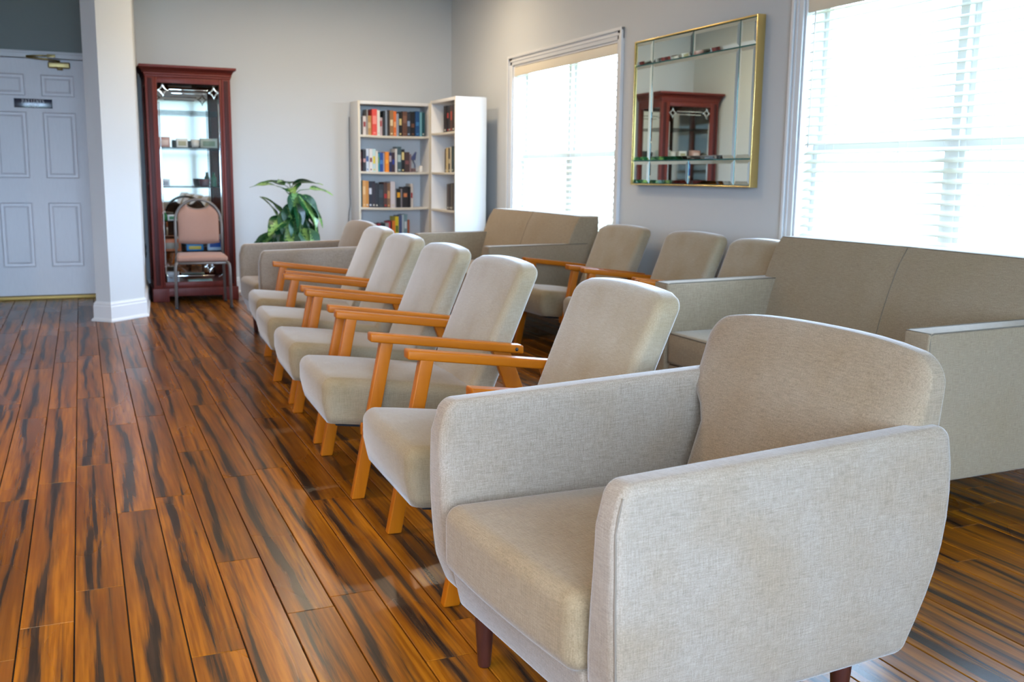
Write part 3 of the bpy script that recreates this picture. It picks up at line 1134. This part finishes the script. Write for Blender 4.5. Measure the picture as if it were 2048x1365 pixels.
for x, y in ((.07, -.73), (.07, .73), (.74, -.73), (.74, .73)):
    SO.append(('leg', mesh('leg', *lathe([(0, 0), (.014, 0), (.016, .004), (.024, .152)], 16, (x, y)), M_DLEG), []))
place(SO, 'sofa', 'taupe two-seat sofa against the large window wall, behind the near tub armchair', 'sofa', (2.350, 3.045, 0), 0)
place(SO, 'sofa', 'taupe loveseat below the window nearest the white bookcases', 'sofa', (2.430, 6.850, 0), 0)

# ------------------------------------------------------------------ white bookcases
def bookcase(label, loc, rz, w, d, h, shelves, sag=.006):
    r = thing('bookcase', label, 'bookcase', loc, rz)
    t = .020
    for s in (-1, 1):
        x0, x1 = sorted((s * w / 2, s * (w / 2 - t)))
        sd = part('side_panel', rbox(x0, x1, 0, d, 0, h, .0015, 1), M_SHELF, r)
        part('edge_band', rbox(x0, x1, -.0015, .0008, 0, h, .0005, 1), M_SHELFEDGE, sd)
    part('back_panel', box(-w / 2 + t, w / 2 - t, d - .006, d - .001, .06, h - .01), M_SHELF, r, False)
    tp = part('top_panel', rbox(-w / 2 + t, w / 2 - t, 0, d - .006, h - .030, h - .002, .0015, 1), M_SHELF, r)
    part('plinth', rbox(-w / 2 + t, w / 2 - t, .01, .03, 0, .07, .0015, 1), M_SHELF, r)
    for z in shelves:
        f = lambda x, y, zz: (x, y, zz - sag * (1 - (x / (w / 2)) ** 2))
        s_ = part('shelf', rbox(-w / 2 + t, w / 2 - t, .004, d - .006, z - .020, z, .0015, 1, n=(10, 1, 1), fn=f), M_SHELF, r)
        part('edge_band', rbox(-w / 2 + t, w / 2 - t, .0015, .005, z - .020, z - .0003, .0005, 1, n=(10, 1, 1), fn=f), M_SHELFEDGE, s_)
    return r


Z1, Z2, Z3, Z4, Z5 = 1.452, 1.120, .790, .455, .10
bookcase('white bookcase on the back wall with full shelves of mixed books', (2.710, 9.10, 0), 0, .700, .28, 1.756, (Z1, Z2, Z3, Z4, Z5))
bookcase('white bookcase turned side-on in the corner, its blank end panel showing', (2.962, 8.485, 0), -math.pi / 2, .660, .285, 1.756, (Z1 + .016, Z2, Z3, Z4, Z5), .003)


def C(*a):
    return srgb(*a)


# rows: (width mm, height mm, colour, band colour or None, colour word)
ROW1 = [(11, 220, (200, 215, 215), None, 'pale'), (24, 165, (75, 62, 52), None, 'brown'), (32, 170, (215, 205, 200), (150, 60, 60), 'white'), (10, 232, (150, 145, 140), None, 'grey'),
        (38, 176, (185, 140, 75), (210, 180, 130), 'tan'), (48, 236, (222, 70, 52), (240, 140, 125), 'red'), (28, 228, (225, 222, 210), None, 'off-white'), (32, 165, (215, 190, 190), (190, 70, 70), 'pink-white'),
        (20, 226, (30, 32, 36), None, 'black'), (20, 230, (150, 160, 172), None, 'grey-blue'), (20, 234, (48, 34, 28), None, 'dark brown'), (36, 232, (150, 110, 70), (225, 205, 165), 'cream and brown'),
        (28, 226, (222, 110, 40), (235, 170, 110), 'orange'), (24, 206, (150, 160, 175), None, 'slate'), (34, 222, (32, 28, 24), (215, 195, 130), 'black and cream'), (46, 226, (100, 66, 50), (130, 90, 70), 'chestnut'),
        (36, 216, (50, 52, 60), (140, 160, 185), 'charcoal'), (44, 226, (24, 22, 24), (110, 70, 50), 'black'), (42, 230, (28, 72, 120), (60, 120, 170), 'blue'), (22, 222, (110, 165, 175), None, 'light teal'), (30, 222, (25, 72, 82), None, 'dark teal')]
ROW2 = [(24, 176, (92, 34, 44), (190, 120, 130), 'maroon'), (32, 196, (36, 28, 34), (200, 150, 150), 'black'), (30, 206, (205, 215, 228), (60, 90, 150), 'white'), (30, 206, (228, 226, 225), (120, 40, 55), 'white'),
        (30, 206, (190, 218, 220), (225, 205, 60), 'pale aqua'), (22, 190, (226, 220, 205), None, 'cream'), (22, 172, (50, 150, 160), (120, 160, 60), 'teal'), (38, 178, (28, 70, 150), (70, 130, 200), 'blue'), (12, 176, (170, 175, 190), None, 'grey'),
        (36, 186, (238, 140, 25), (245, 170, 60), 'orange'), (28, 182, (40, 42, 82), (180, 170, 180), 'navy'), (28, 182, (62, 44, 56), (40, 60, 150), 'plum'), (20, 216, (215, 212, 210), None, 'white'), (42, 236, (70, 92, 100), (175, 195, 200), 'steel blue'),
        (32, 212, (26, 24, 26), (225, 205, 140), 'black and cream'), (48, 186, (70, 50, 48), (130, 80, 80), 'brown'), (24, 168, (150, 125, 125), None, 'mauve')]
ROW3 = [(15, 242, (30, 62, 56), None, 'dark green'), (31, 246, (205, 150, 85), (225, 185, 130), 'tan'), (28, 244, (196, 132, 48), None, 'golden'), (34, 242, (26, 28, 42), (210, 215, 225), 'black'), (30, 242, (40, 26, 36), None, 'dark plum'),
        (28, 228, (28, 26, 34), None, 'black'), (50, 216, (38, 42, 48), (60, 66, 72), 'charcoal'), (34, 236, (76, 46, 36), (180, 40, 30), 'brown and red'), (34, 228, (130, 95, 65), (200, 150, 100), 'brown'), (44, 242, (205, 200, 205), None, 'white'),
        (18, 172, (170, 165, 165), None, 'grey'), (42, 174, (30, 26, 24), (225, 160, 30), 'black and yellow'), (18, 176, (160, 150, 150), None, 'grey'), (48, 192, (36, 32, 32), (200, 120, 70), 'black'), (26, 196, (24, 22, 24), None, 'black'), (24, 222, (205, 195, 185), (150, 40, 40), 'white and red')]
ROW4 = [(34, 180, (26, 62, 52), None, 'green'), (34, 184, (28, 56, 48), None, 'green'), (34, 178, (30, 50, 46), None, 'dark green'), (34, 186, (130, 30, 44), None, 'crimson'), (42, 190, (34, 44, 48), None, 'black'), (34, 192, (150, 150, 152), None, 'grey'),
        (16, 205, (190, 40, 60), None, 'red'), (18, 210, (60, 40, 40), None, 'brown'), (30, 212, (215, 120, 40), None, 'orange'), (34, 252, (205, 185, 30), (90, 110, 40), 'yellow'), (34, 262, (70, 84, 125), None, 'blue'), (16, 272, (175, 190, 200), None, 'pale blue'), (34, 274, (110, 140, 152), (190, 205, 210), 'grey-blue'), (24, 220, (160, 85, 50), None, 'rust')]
ORD = ['first', 'second', 'third', 'fourth', 'fifth', 'sixth', 'seventh', 'eighth', 'ninth', 'tenth', 'eleventh', 'twelfth', 'thirteenth', 'fourteenth', 'fifteenth', 'sixteenth', 'seventeenth', 'eighteenth', 'nineteenth', 'twentieth', 'twenty-first', 'twenty-second']


def book(label, group, w, h, d, col, band, M4, lean=0):
    """spine at local y=0 facing -y, standing on z=0, x from 0 to w"""
    r = bpy.data.objects.new('book', None)
    COL.objects.link(r)
    r.empty_display_size = .05
    r.matrix_world = M4
    tag(r, label, 'book', group)
    b = .0022
    V = join(box(0, w, 0, b, 0, h), box(0, b, b, d, 0, h), box(w - b, w, b, d, 0, h))
    cov = part('cover', V, flat(C(*col)), r, False)
    part('pages', box(b, w - b, b, d - .004, .003, h - .004), M_PAPER, r, False)
    if band:
        z0 = h * rnd.uniform(.35, .55)
        part('spine_label', box(w * .14, w * .86, -.0004, .0006, z0, z0 + h * rnd.uniform(.14, .34)), flat(C(*band)), cov, False)
    if h > .2 and w > .026:
        part('publisher_mark', box(w * .25, w * .75, -.0004, .0006, h * .06, h * .12), flat(C(*(band or (200, 195, 180)))), cov, False)
    return r


def sagz(x, w, s):
    return -s * (1 - (x / (w / 2)) ** 2)


def shelf_row(row, z, x0, sname, group):
    x = x0
    for i, (w, h, c, bnd, word) in enumerate(row):
        w, h = w / 1000, h / 1000
        d = .12 + .05 * rnd.random() + (.02 if h > .2 else 0)
        yy = 9.118 + .018 * rnd.random() + (.025 if h < .18 else 0)
        dz = max(sagz(x - 2.71, .70, .006), sagz(x + w - 2.71, .70, .006))
        book('%s book, back-wall bookcase %s, %s from the plant side' % (word, sname, ORD[i]), group,
             w - .0012, h, d, c, bnd, Matrix.Translation((x, yy, z + dz + .0008)))
        x += w
    return x


XB = 2.384
x1_ = shelf_row(ROW1, Z1, XB, 'top shelf', 'books on the top shelf')
x2_ = shelf_row(ROW2, Z2, XB, 'second shelf', 'books on the second shelf')
x3_ = shelf_row(ROW3, Z3, XB + .004, 'third shelf', 'books on the third shelf')
x4_ = shelf_row(ROW4, Z4, XB + .055, 'fourth shelf', 'books on the fourth shelf')
SIDE = [(Z1 + .016, 'top shelf', [(30, 226, (40, 26, 28), (150, 40, 40), 'dark red'), (34, 222, (28, 26, 28), (90, 40, 35), 'black'), (40, 228, (46, 32, 28), None, 'dark brown'), (44, 224, (84, 56, 44), (170, 70, 50), 'brown'), (36, 228, (34, 34, 36), None, 'charcoal'), (38, 226, (26, 24, 26), (190, 60, 50), 'black and red'), (60, 230, (30, 28, 30), None, 'black')]),
        (Z2, 'second shelf', [(34, 222, (40, 38, 50), None, 'dark grey'), (40, 216, (200, 190, 170), None, 'cream'), (36, 222, (46, 66, 66), None, 'dark teal'), (30, 218, (205, 195, 170), None, 'pale yellow'), (40, 210, (60, 48, 40), (205, 190, 150), 'brown'), (40, 214, (205, 182, 132), None, 'tan'), (40, 206, (70, 60, 52), None, 'olive brown')]),
        (Z3, 'third shelf', [(44, 236, (40, 50, 92), None, 'navy'), (40, 240, (60, 70, 110), None, 'blue'), (40, 236, (96, 88, 74), None, 'khaki'), (44, 232, (52, 46, 48), None, 'charcoal'), (48, 228, (88, 80, 76), None, 'grey')])]
SIDEW = 1.3
for z, sname, row in SIDE:
    y = 8.178
    for i, (w, h, c, bnd, word) in enumerate(row):
        w, h = w * SIDEW / 1000, h / 1000
        yy = y + w
        Mx = Matrix.Translation((2.985 + .012 * rnd.random(), yy - .0006, z + max(sagz(y - 8.485, .66, .003), sagz(yy - 8.485, .66, .003)) + .0006)) @ Matrix.Rotation(-math.pi / 2, 4, 'Z')
        book('%s book, side-on corner bookcase %s, %s from the blank end' % (word, sname, ORD[i]), 'books in the corner bookcase', w - .0012, h, .17, c, bnd, Mx)
        y += w

# ornament beside the books of the second shelf
zz = Z2 + sagz(.25, .66, .006) + .001
fg = thing('bird_ornament', 'thin blue-grey bird ornament standing on the second shelf beside books', 'ornament', (x2_ + .045, 9.17, zz))
part('body', tube([(0, 0, 0), (-.004, 0, .07), (-.022, 0, .11), (-.030, 0, .125)], [.006, .006, .006, .004], 8), flat(C(70, 76, 105)), fg)
part('wing', rbox(-.03, .03, -.003, .003, .11, .19, .002, 1, fn=lambda x, y, z: (x * (1 - (z - .11) / .10) + (z - .125) * .45 - .022, y, z)), flat(C(80, 90, 130)), fg)
part('stand', rbox(-.02, .02, -.02, .02, 0, .006, .002, 2), flat(C(60, 62, 80)), fg)
cu = thing('small_cup', 'small white cup at the end of the second shelf', 'cup', (x2_ + .095, 9.15, zz))
part('bowl', lathe([(0, 0), (.014, 0), (.017, .004), (.019, .058), (.0175, .058), (.015, .006), (0, .006)], 20), flat(C(225, 222, 215)), cu)
bx_ = thing('small_box', 'small dark card box lying on the second shelf beside the mauve book', 'box', (x2_ + .012, 9.14, zz))
part('carton', rbox(-.010, .022, -.02, .06, 0, .034, .001, 1), flat(C(110, 88, 88)), bx_)
part('lid_flap', rbox(-.0105, .0225, -.0205, .0605, .026, .0346, .001, 1), flat(C(130, 105, 100)), bx_)

tag(part('power_cable', tube([(2.352, 9.393, 1.62), (2.351, 9.393, 1.2), (2.349, 9.392, .95), (2.352, 9.393, .80), (2.338, 9.39, .74), (2.328, 9.386, .60), (2.330, 9.382, .30), (2.33, 9.378, .16)], .0028, 6), M_RUBBER),
    'thin dark cable hanging down the back wall beside the bookcase', 'cable')

# ------------------------------------------------------------------ curio cabinet
CX0, CX1, CY0, CY1, CH = .527, 1.207, 8.875, 9.345, 1.955
cab = thing('curio_cabinet', 'tall mahogany curio cabinet with cut-glass door and glass shelves', 'cabinet', ((CX0 + CX1) / 2, CY0, 0))
cwid, cdep = (CX1 - CX0) / 2, CY1 - CY0
ps = .075
part('plinth', join(rbox(-cwid - .012, -cwid + .12, -.014, .05, 0, .115, .004, 2), rbox(cwid - .12, cwid + .012, -.014, .05, 0, .115, .004, 2),
                    rbox(-cwid + .11, cwid - .11, -.008, .04, .045, .115, .004, 2), rbox(-cwid - .010, -cwid + .03, .04, cdep, 0, .115, .004, 2), rbox(cwid - .03, cwid + .010, .04, cdep, 0, .115, .004, 2)), M_MAHOG, cab)
for s in (-1, 1):
    x0, x1 = sorted((s * cwid, s * (cwid - ps)))
    st = part('front_post', rbox(x0, x1, 0, .045, .115, 1.865, .006, 2), M_MAHOG, cab)
    xa, xb = sorted((s * (cwid - .020), s * (cwid - .055)))
    part('flute', rbox(xa, xb, -.004, .004, .14, 1.85, .003, 2), M_MAHOGD, st)
    part('rear_post', rbox(*sorted((s * cwid, s * (cwid - .04))), cdep - .05, cdep, .115, 1.865, .004, 2), M_MAHOG, cab)
    for z0, z1 in ((.115, .155), (1.80, 1.865), (.985, .998)):
        part('side_rail', rbox(*sorted((s * cwid, s * (cwid - .022))), .045, cdep - .05, z0, z1, .003, 2), M_MAHOG, cab)
    part('side_pane', box(*sorted((s * (cwid - .012), s * (cwid - .016))), .045, cdep - .05, .155, 1.80), M_CGLASS, cab, False)
part('bottom_board', box(-cwid + .01, cwid - .01, .02, cdep - .005, .115, .138), M_MAHOG, cab, False)
part('top_board', box(-cwid, cwid, .0, cdep, 1.862, 1.885), M_MAHOG, cab, False)
part('back_mirror', box(-cwid + .03, cwid - .03, cdep - .022, cdep - .016, .138, 1.862), M_CMIRROR, cab, False)
part('back_board', box(-cwid + .01, cwid - .01, cdep - .015, cdep - .004, .12, 1.87), M_MAHOGD, cab, False)
cor = []
for k, (z0, z1, e) in enumerate(((1.862, 1.880, .004), (1.880, 1.896, .010), (1.896, 1.934, .018), (1.934, 1.955, .046))):
    if k == 2:
        V, F = [], []
        prof = [(1.896, .012), (1.904, .014), (1.914, .019), (1.924, .028), (1.934, .040)]
        for z, e2 in prof:
            V += [(-cwid - e2, -e2, z), (cwid + e2, -e2, z), (cwid + e2, cdep, z), (-cwid - e2, cdep, z)]
        for i in range(len(prof) - 1):
            for q in range(4):
                F.append((i * 4 + q, i * 4 + (q + 1) % 4, i * 4 + 4 + (q + 1) % 4, i * 4 + 4 + q))
        cor.append((V, F))
    else:
        cor.append(rbox(-cwid - e, cwid + e, -e, cdep, z0, z1, .004, 2))
part('cornice', join(*cor), M_MAHOG, cab)
dw = cwid - ps
dr = part('door', join(rbox(-dw, -dw + .018, .004, .03, .118, 1.862, .002, 1), rbox(dw - .018, dw, .004, .03, .118, 1.862, .002, 1),
                       rbox(-dw + .018, dw - .018, .004, .03, .118, .165, .002, 1), rbox(-dw + .018, dw - .018, .004, .03, 1.815, 1.862, .002, 1)), M_MAHOG, cab)
part('pane', box(-dw + .016, dw - .016, .014, .018, .16, 1.82), M_CGLASS, dr, False)


def star(cx, cz, r, y=.0125):
    """four-pointed cut star ring"""
    V, F = [], []
    n = 48
    for k in range(n):
        a = 2 * math.pi * k / n
        c_, s_ = math.cos(a), math.sin(a)
        q = (abs(c_) ** .66 + abs(s_) ** .66) ** (-1 / .66)
        for m_, yy in ((1.0, y + .001), (.80, y - .0015), (.62, y + .001)):
            V.append((cx + r * .8 * m_ * c_ * q, yy, cz + r * m_ * s_ * q))
    for k in range(n):
        j = (k + 1) % n
        F += [(3 * k, 3 * j, 3 * j + 1, 3 * k + 1), (3 * k + 1, 3 * j + 1, 3 * j + 2, 3 * k + 2)]
    return V, F


for cx_, cz_ in ((-dw + .062, 1.755), (dw - .062, 1.748), (.12, .29)):
    part('bevel_star', star(cx_, cz_, .062), M_BEVEL, dr)
bl = []
for x in (-dw + .028, dw - .028):
    bl.append(rbox(x - .004, x + .004, .0105, .014, .24, 1.66, .0015, 2))
for x0, x1, z in ((-dw + .11, dw - .11, 1.765), (-dw + .13, dw - .13, 1.735), (-dw + .11, dw - .11, .215)):
    bl.append(rbox(x0, x1, .0105, .014, z - .004, z + .004, .0015, 2))
for s in (-1, 1):
    bl.append(tube([(s * (dw - .028), .0125, .24), (s * (dw - .040), .0125, .215), (s * (dw - .075), .0125, .20)], .004, 6))
part('bevel_lines', join(*bl), M_BEVEL, dr)
CS = [1.60, 1.297, .968, .679, .418]
for z in CS:
    part('glass_shelf', rbox(-cwid + .024, cwid - .024, .06, cdep - .03, z - .008, z, .001, 1), M_CGLASS, cab, False)
lampz = part('light_strip', rbox(-.10, .10, .12, .17, 1.845, 1.861, .003, 2), M_LETTER, cab)


# things inside the cabinet
def curio(name, label, cat, x, y, z, parts):
    r = thing(name, label, cat, ((CX0 + CX1) / 2 + x, CY0 + y, z + .0006))
    for nm, VF, m in parts:
        part(nm, VF, m, r)
    return r


def carton(name, label, x, y, z, w, d, h, c, lidc):
    curio(name, label, 'box', x, y, z, [('carton', rbox(-w / 2, w / 2, -d / 2, d / 2, 0, h, .002, 1), flat(C(*c))), ('front_print', rbox(-w * .36, w * .36, -d / 2 - .001, -d / 2 + .001, h * .2, h * .72, .0004, 1), flat(C(*lidc)))])


def bottle(label, x, y, z, r, h, c, capc):
    curio('bottle', label, 'bottle', x, y, z, [('body', lathe([(0, 0), (r * .9, 0), (r, .006), (r, h * .6), (r * .45, h * .78), (r * .4, h * .86)], 16), flat(C(*c), .15)), ('cap', lathe([(r * .46, h * .84), (r * .46, h), (0, h)], 14), flat(C(*capc)))])


def cupc(label, x, y, z, r, h, c):
    curio('cup', label, 'cup', x, y, z, [('bowl', lathe([(0, 0), (r * .7, 0), (r * .9, h * .3), (r, h), (r * .92, h), (r * .8, h * .35), (0, h * .1)], 18), flat(C(*c), .2)),
                                       ('handle', tube([(r * .9, 0, h * .8), (r * 1.5, 0, h * .7), (r * 1.5, 0, h * .35), (r * .85, 0, h * .25)], .003, 6), flat(C(*c), .2))])


s1, s2, s3, s4, s5 = CS[1], CS[2], CS[3], CS[4], .138
carton('keepsake_box', 'pinkish box on the upper glass shelf of the curio cabinet', -.20, .20, s1, .10, .07, .085, (190, 140, 125), (225, 190, 175))
carton('keepsake_box', 'white card box on the upper curio shelf beside the pinkish box', -.05, .22, s1, .09, .06, .075, (225, 222, 215), (170, 160, 120))
cupc('white cup with handle on the upper curio shelf', .06, .22, s1, .036, .07, (230, 226, 220))
carton('keepsake_box', 'grey-green box on the upper curio shelf near the right post', .17, .22, s1, .14, .07, .08, (170, 176, 160), (110, 130, 100))
carton('keepsake_box', 'pale grey box on the middle curio shelf near the pillar', -.21, .20, s2, .09, .07, .06, (205, 208, 214), (150, 155, 165))
cupc('dark plum cup on the middle curio shelf', .12, .20, s2, .045, .065, (84, 58, 66))
bottle('green bottle with cap on the middle curio shelf', .20, .20, s2, .024, .125, (18, 84, 56), (14, 60, 40))
bottle('small green bottle on the third curio shelf by the banquet chair', -.22, .16, s3, .022, .08, (30, 110, 60), (225, 225, 225))
carton('keepsake_box', 'white card box on the third curio shelf', -.15, .20, s3, .09, .06, .05, (220, 224, 228), (60, 130, 90))
carton('keepsake_box', 'white card box with green print on the third curio shelf', .20, .18, s3, .09, .07, .055, (226, 228, 230), (40, 120, 80))
carton('keepsake_box', 'orange and brown box on the lower curio shelf', -.17, .20, s4, .15, .09, .10, (188, 105, 62), (150, 140, 125))
carton('keepsake_box', 'bright blue box on the lower curio shelf behind the banquet chair', .02, .20, s4, .14, .07, .055, (20, 120, 180), (190, 170, 60))
carton('keepsake_box', 'tall blue and white box on the lower curio shelf', .19, .20, s4, .13, .06, .135, (175, 200, 225), (30, 80, 165))
carton('keepsake_box', 'white card box on the cabinet bottom board', -.17, .20, s5, .10, .08, .10, (222, 224, 228), (190, 192, 198))
carton('keepsake_box', 'flat pale green box on the cabinet bottom board', .05, .16, s5, .20, .10, .03, (165, 195, 185), (205, 215, 210))

# ------------------------------------------------------------------ banquet chair
bc = thing('banquet_chair', 'dusty pink padded banquet chair with brown steel frame before the curio cabinet', 'chair', (.872, 8.34, 0), math.radians(-3))
hwid = .203


def arch(n=20, w=.186, zb=.40, zs=.66, zt=.866, y0=.405, y1=.45):
    P = [(-w, y0, zb), (-w, y0 + (y1 - y0) * .6, zs)]
    for k in range(1, n):
        a = math.pi * (1 - k / n)
        P.append((w * math.cos(a), y1 + .005 * math.sin(a), zs + (zt - zs) * math.sin(a) ** .85))
    P += [(w, y0 + (y1 - y0) * .6, zs), (w, y0, zb)]
    return P


fr_ = part('back_frame', tube(arch(), .0115, 10), M_STEEL, bc)
for s in (-1, 1):
    L = part('leg', tube([(s * (hwid - .012), .01, .375), (s * (hwid + .002), -.005, .36), (s * (hwid + .006), -.008, .33), (s * (hwid + .010), .005 - .01, .012)], .0115, 10), M_STEEL, bc)
    part('foot_cap', lathe([(.0, 0), (.013, 0), (.014, .012), (.013, .02)], 12, (s * (hwid + .010), -.005)), M_RUBBER, L)
    L = part('leg', tube([(s * .186, .405, .40), (s * .192, .415, .36), (s * .200, .445, .012)], .0115, 10), M_STEEL, bc)
    part('foot_cap', lathe([(.0, 0), (.013, 0), (.014, .012), (.013, .02)], 12, (s * .200, .445)), M_RUBBER, L)
    part('seat_frame', tube([(s * (hwid - .012), .01, .372), (s * .19, .40, .372)], .010, 8), M_STEEL, bc)
part('front_rail', tube([(-hwid + .012, .008, .368), (hwid - .012, .008, .368)], .010, 8), M_STEEL, bc)
part('stretcher', tube([(-.19, .40, .372), (.19, .40, .372)], .010, 8), M_STEEL, bc)
part('seat', rbox(-.198, .198, -.005, .40, .378, .428, .022, 4, n=(6, 6, 1), fn=lambda x, y, z: (x * (1 - .06 * y / .4), y, z + .012 * (1 - (x / .2) ** 2) * math.sin(math.pi * min(1, max(0, y / .4))) * smoothstep(.39, .42, z))), M_PINK, bc)
# padded back with a crescent hand hole at the top
V, F = [], []
n = 28
bz0, bz1 = .515, .835
for k in range(n + 1):
    x = -.166 + .332 * k / n
    a = max(0.0, 1 - (x / .180) ** 2)
    zt = .665 + (.848 - .665) * a ** .42
    hole = .825 - .035 * (max(0, 1 - (x / .085) ** 2) ** .5 if abs(x) < .085 else 0) if abs(x) < .085 else 9
    zt = min(zt, hole - .0)
    zb = .505 - .012 * (1 - (x / .166) ** 2)
    for j in range(9):
        t = j / 8
        z = zb + (zt - zb) * t
        puff = .020 * (1 - (2 * t - 1) ** 4) * (1 - (x / .168) ** 6) + .004
        yc = .43 + .035 * (z - .5) / .35
        V += [(x, yc - puff, z), (x, yc + .010, z)]
W9 = 18
for k in range(n):
    for j in range(8):
        a, b = k * W9 + 2 * j, (k + 1) * W9 + 2 * j
        F += [(a, b, b + 2, a + 2), (a + 1, a + 3, b + 3, b + 1)]
    a, b = k * W9, (k + 1) * W9
    F += [(a, a + 1, b + 1, b), (a + 16, b + 16, b + 17, a + 17)]
for k in (0, n):
    for j in range(8):
        a = k * W9 + 2 * j
        F.append((a, a + 2, a + 3, a + 1))
part('back_pad', (V, F), M_PINK, bc)
hd = [(x, .455, .812 - .028 * math.sqrt(max(0, 1 - (x / .085) ** 2))) for x in [-.085 + .17 * k / 12 for k in range(13)]]
part('hand_hole_trim', tube(hd, .005, 6), M_STEEL, bc)

# ------------------------------------------------------------------ potted plant
pl = thing('potted_dieffenbachia', 'leafy green variegated dieffenbachia in a pot between cabinet and bookcase', 'plant', (1.655, 8.62, 0))
pot = part('pot', lathe([(0, 0), (.11, 0), (.115, .005), (.15, .24), (.16, .245), (.162, .275), (.150, .275), (.145, .25), (0, .25)], 28), M_POT, pl)
part('soil', lathe([(0, .25), (.143, .25), (.143, .256), (0, .262)], 24), M_SOIL, pl)
part('stem', tube([(0, 0, .24), (-.01, 0, .5), (-.012, 0, .75), (-.015, 0, .93)], [.020, .017, .014, .010], 10), M_STEM, pl)
part('stem', tube([(.03, .02, .24), (.06, .0, .42), (.05, -.01, .60)], [.015, .012, .008], 10), M_STEM, pl)


def leaf_mesh(L, W):
    V, F = [], []
    n = 12
    for i in range(n + 1):
        t = i / n
        w = W * (math.sin(math.pi * t ** .80) ** .8) * (1 - .25 * t) if 0 < t < 1 else 0.0005
        for j in range(-3, 4):
            q = j / 3
            V.append((L * t, w * q, -.10 * L * 0 + .22 * w * abs(q) - .30 * L * t * t + .006 * math.sin(9 * t) * q))
    for i in range(n):
        for j in range(6):
            a = i * 7 + j
            F.append((a, a + 7, a + 8, a + 1))
    return V, F


lm = [mesh('leaf', *leaf_mesh(L, W), M_LEAF) for L, W in ((.30, .112), (.27, .098), (.21, .068))]
# (attach z, azimuth deg, elevation deg, reach, size) ; azimuth 0 = +x, 270 = toward the room
LV = [(.93, 176, 12, .12, 2), (.94, 195, 22, .05, 2), (.93, 262, 8, .02, 1), (.95, 325, 18, .02, 1), (.92, 2, 2, .16, 2), (.96, 235, 20, .02, 2),
      (.90, 290, -62, .05, 0), (.88, 325, -48, .08, 0), (.86, 350, -42, .10, 0), (.80, 300, -66, .08, 0), (.78, 335, -55, .12, 0), (.82, 268, -70, .07, 0),
      (.66, 200, 55, .10, 2), (.60, 192, 66, .13, 2), (.66, 245, -55, .07, 0), (.60, 215, -48, .10, 0), (.56, 192, -36, .14, 0), (.54, 180, -34, .19, 0),
      (.70, 285, -68, .10, 0), (.68, 318, -62, .13, 0), (.62, 345, -64, .16, 0), (.64, 8, -66, .17, 1), (.56, 270, -66, .12, 0), (.54, 232, -52, .13, 0),
      (.50, 205, -40, .17, 0), (.52, 300, -64, .14, 0), (.50, 335, -66, .17, 0), (.70, 222, -20, .06, 1), (.76, 252, -50, .05, 0), (.52, 160, -34, .16, 1),
      (.46, 250, -55, .15, 0), (.44, 285, -60, .15, 0), (.44, 190, -34, .20, 0), (.43, 320, -62, .18, 0), (.60, 300, -58, .16, 0), (.56, 255, -60, .15, 0),
      (.52, 60, -20, .10, 1), (.70, 90, 0, .08, 1), (.60, 120, -20, .08, 1), (.48, 172, -30, .14, 0)]
for k, (z, az, el, rch, sz) in enumerate(LV):
    a, e = math.radians(az), math.radians(el)
    base = Vector((-.012, 0, z))
    tip = base + Vector((math.cos(a) * rch, math.sin(a) * rch, .035 + rch * max(0, math.sin(e)) * .8))
    Mx = Matrix.Translation(tip) @ Matrix.Rotation(a, 4, 'Z') @ Matrix.Rotation(-e, 4, 'Y') @ Matrix.Rotation(math.radians(rnd.uniform(-18, 18)), 4, 'X')
    o = obj('leaf', lm[sz], pl)
    o.matrix_local = Mx
    st_ = tube([base - Vector((0, 0, .03)), (base + tip) / 2 + Vector((0, 0, .012)), tip], [.005, .004, .003], 6)
    inv = Mx.inverted()
    part('leaf_stalk', ([tuple(inv @ Vector(v)) for v in st_[0]], st_[1]), M_PETIOLE, o)
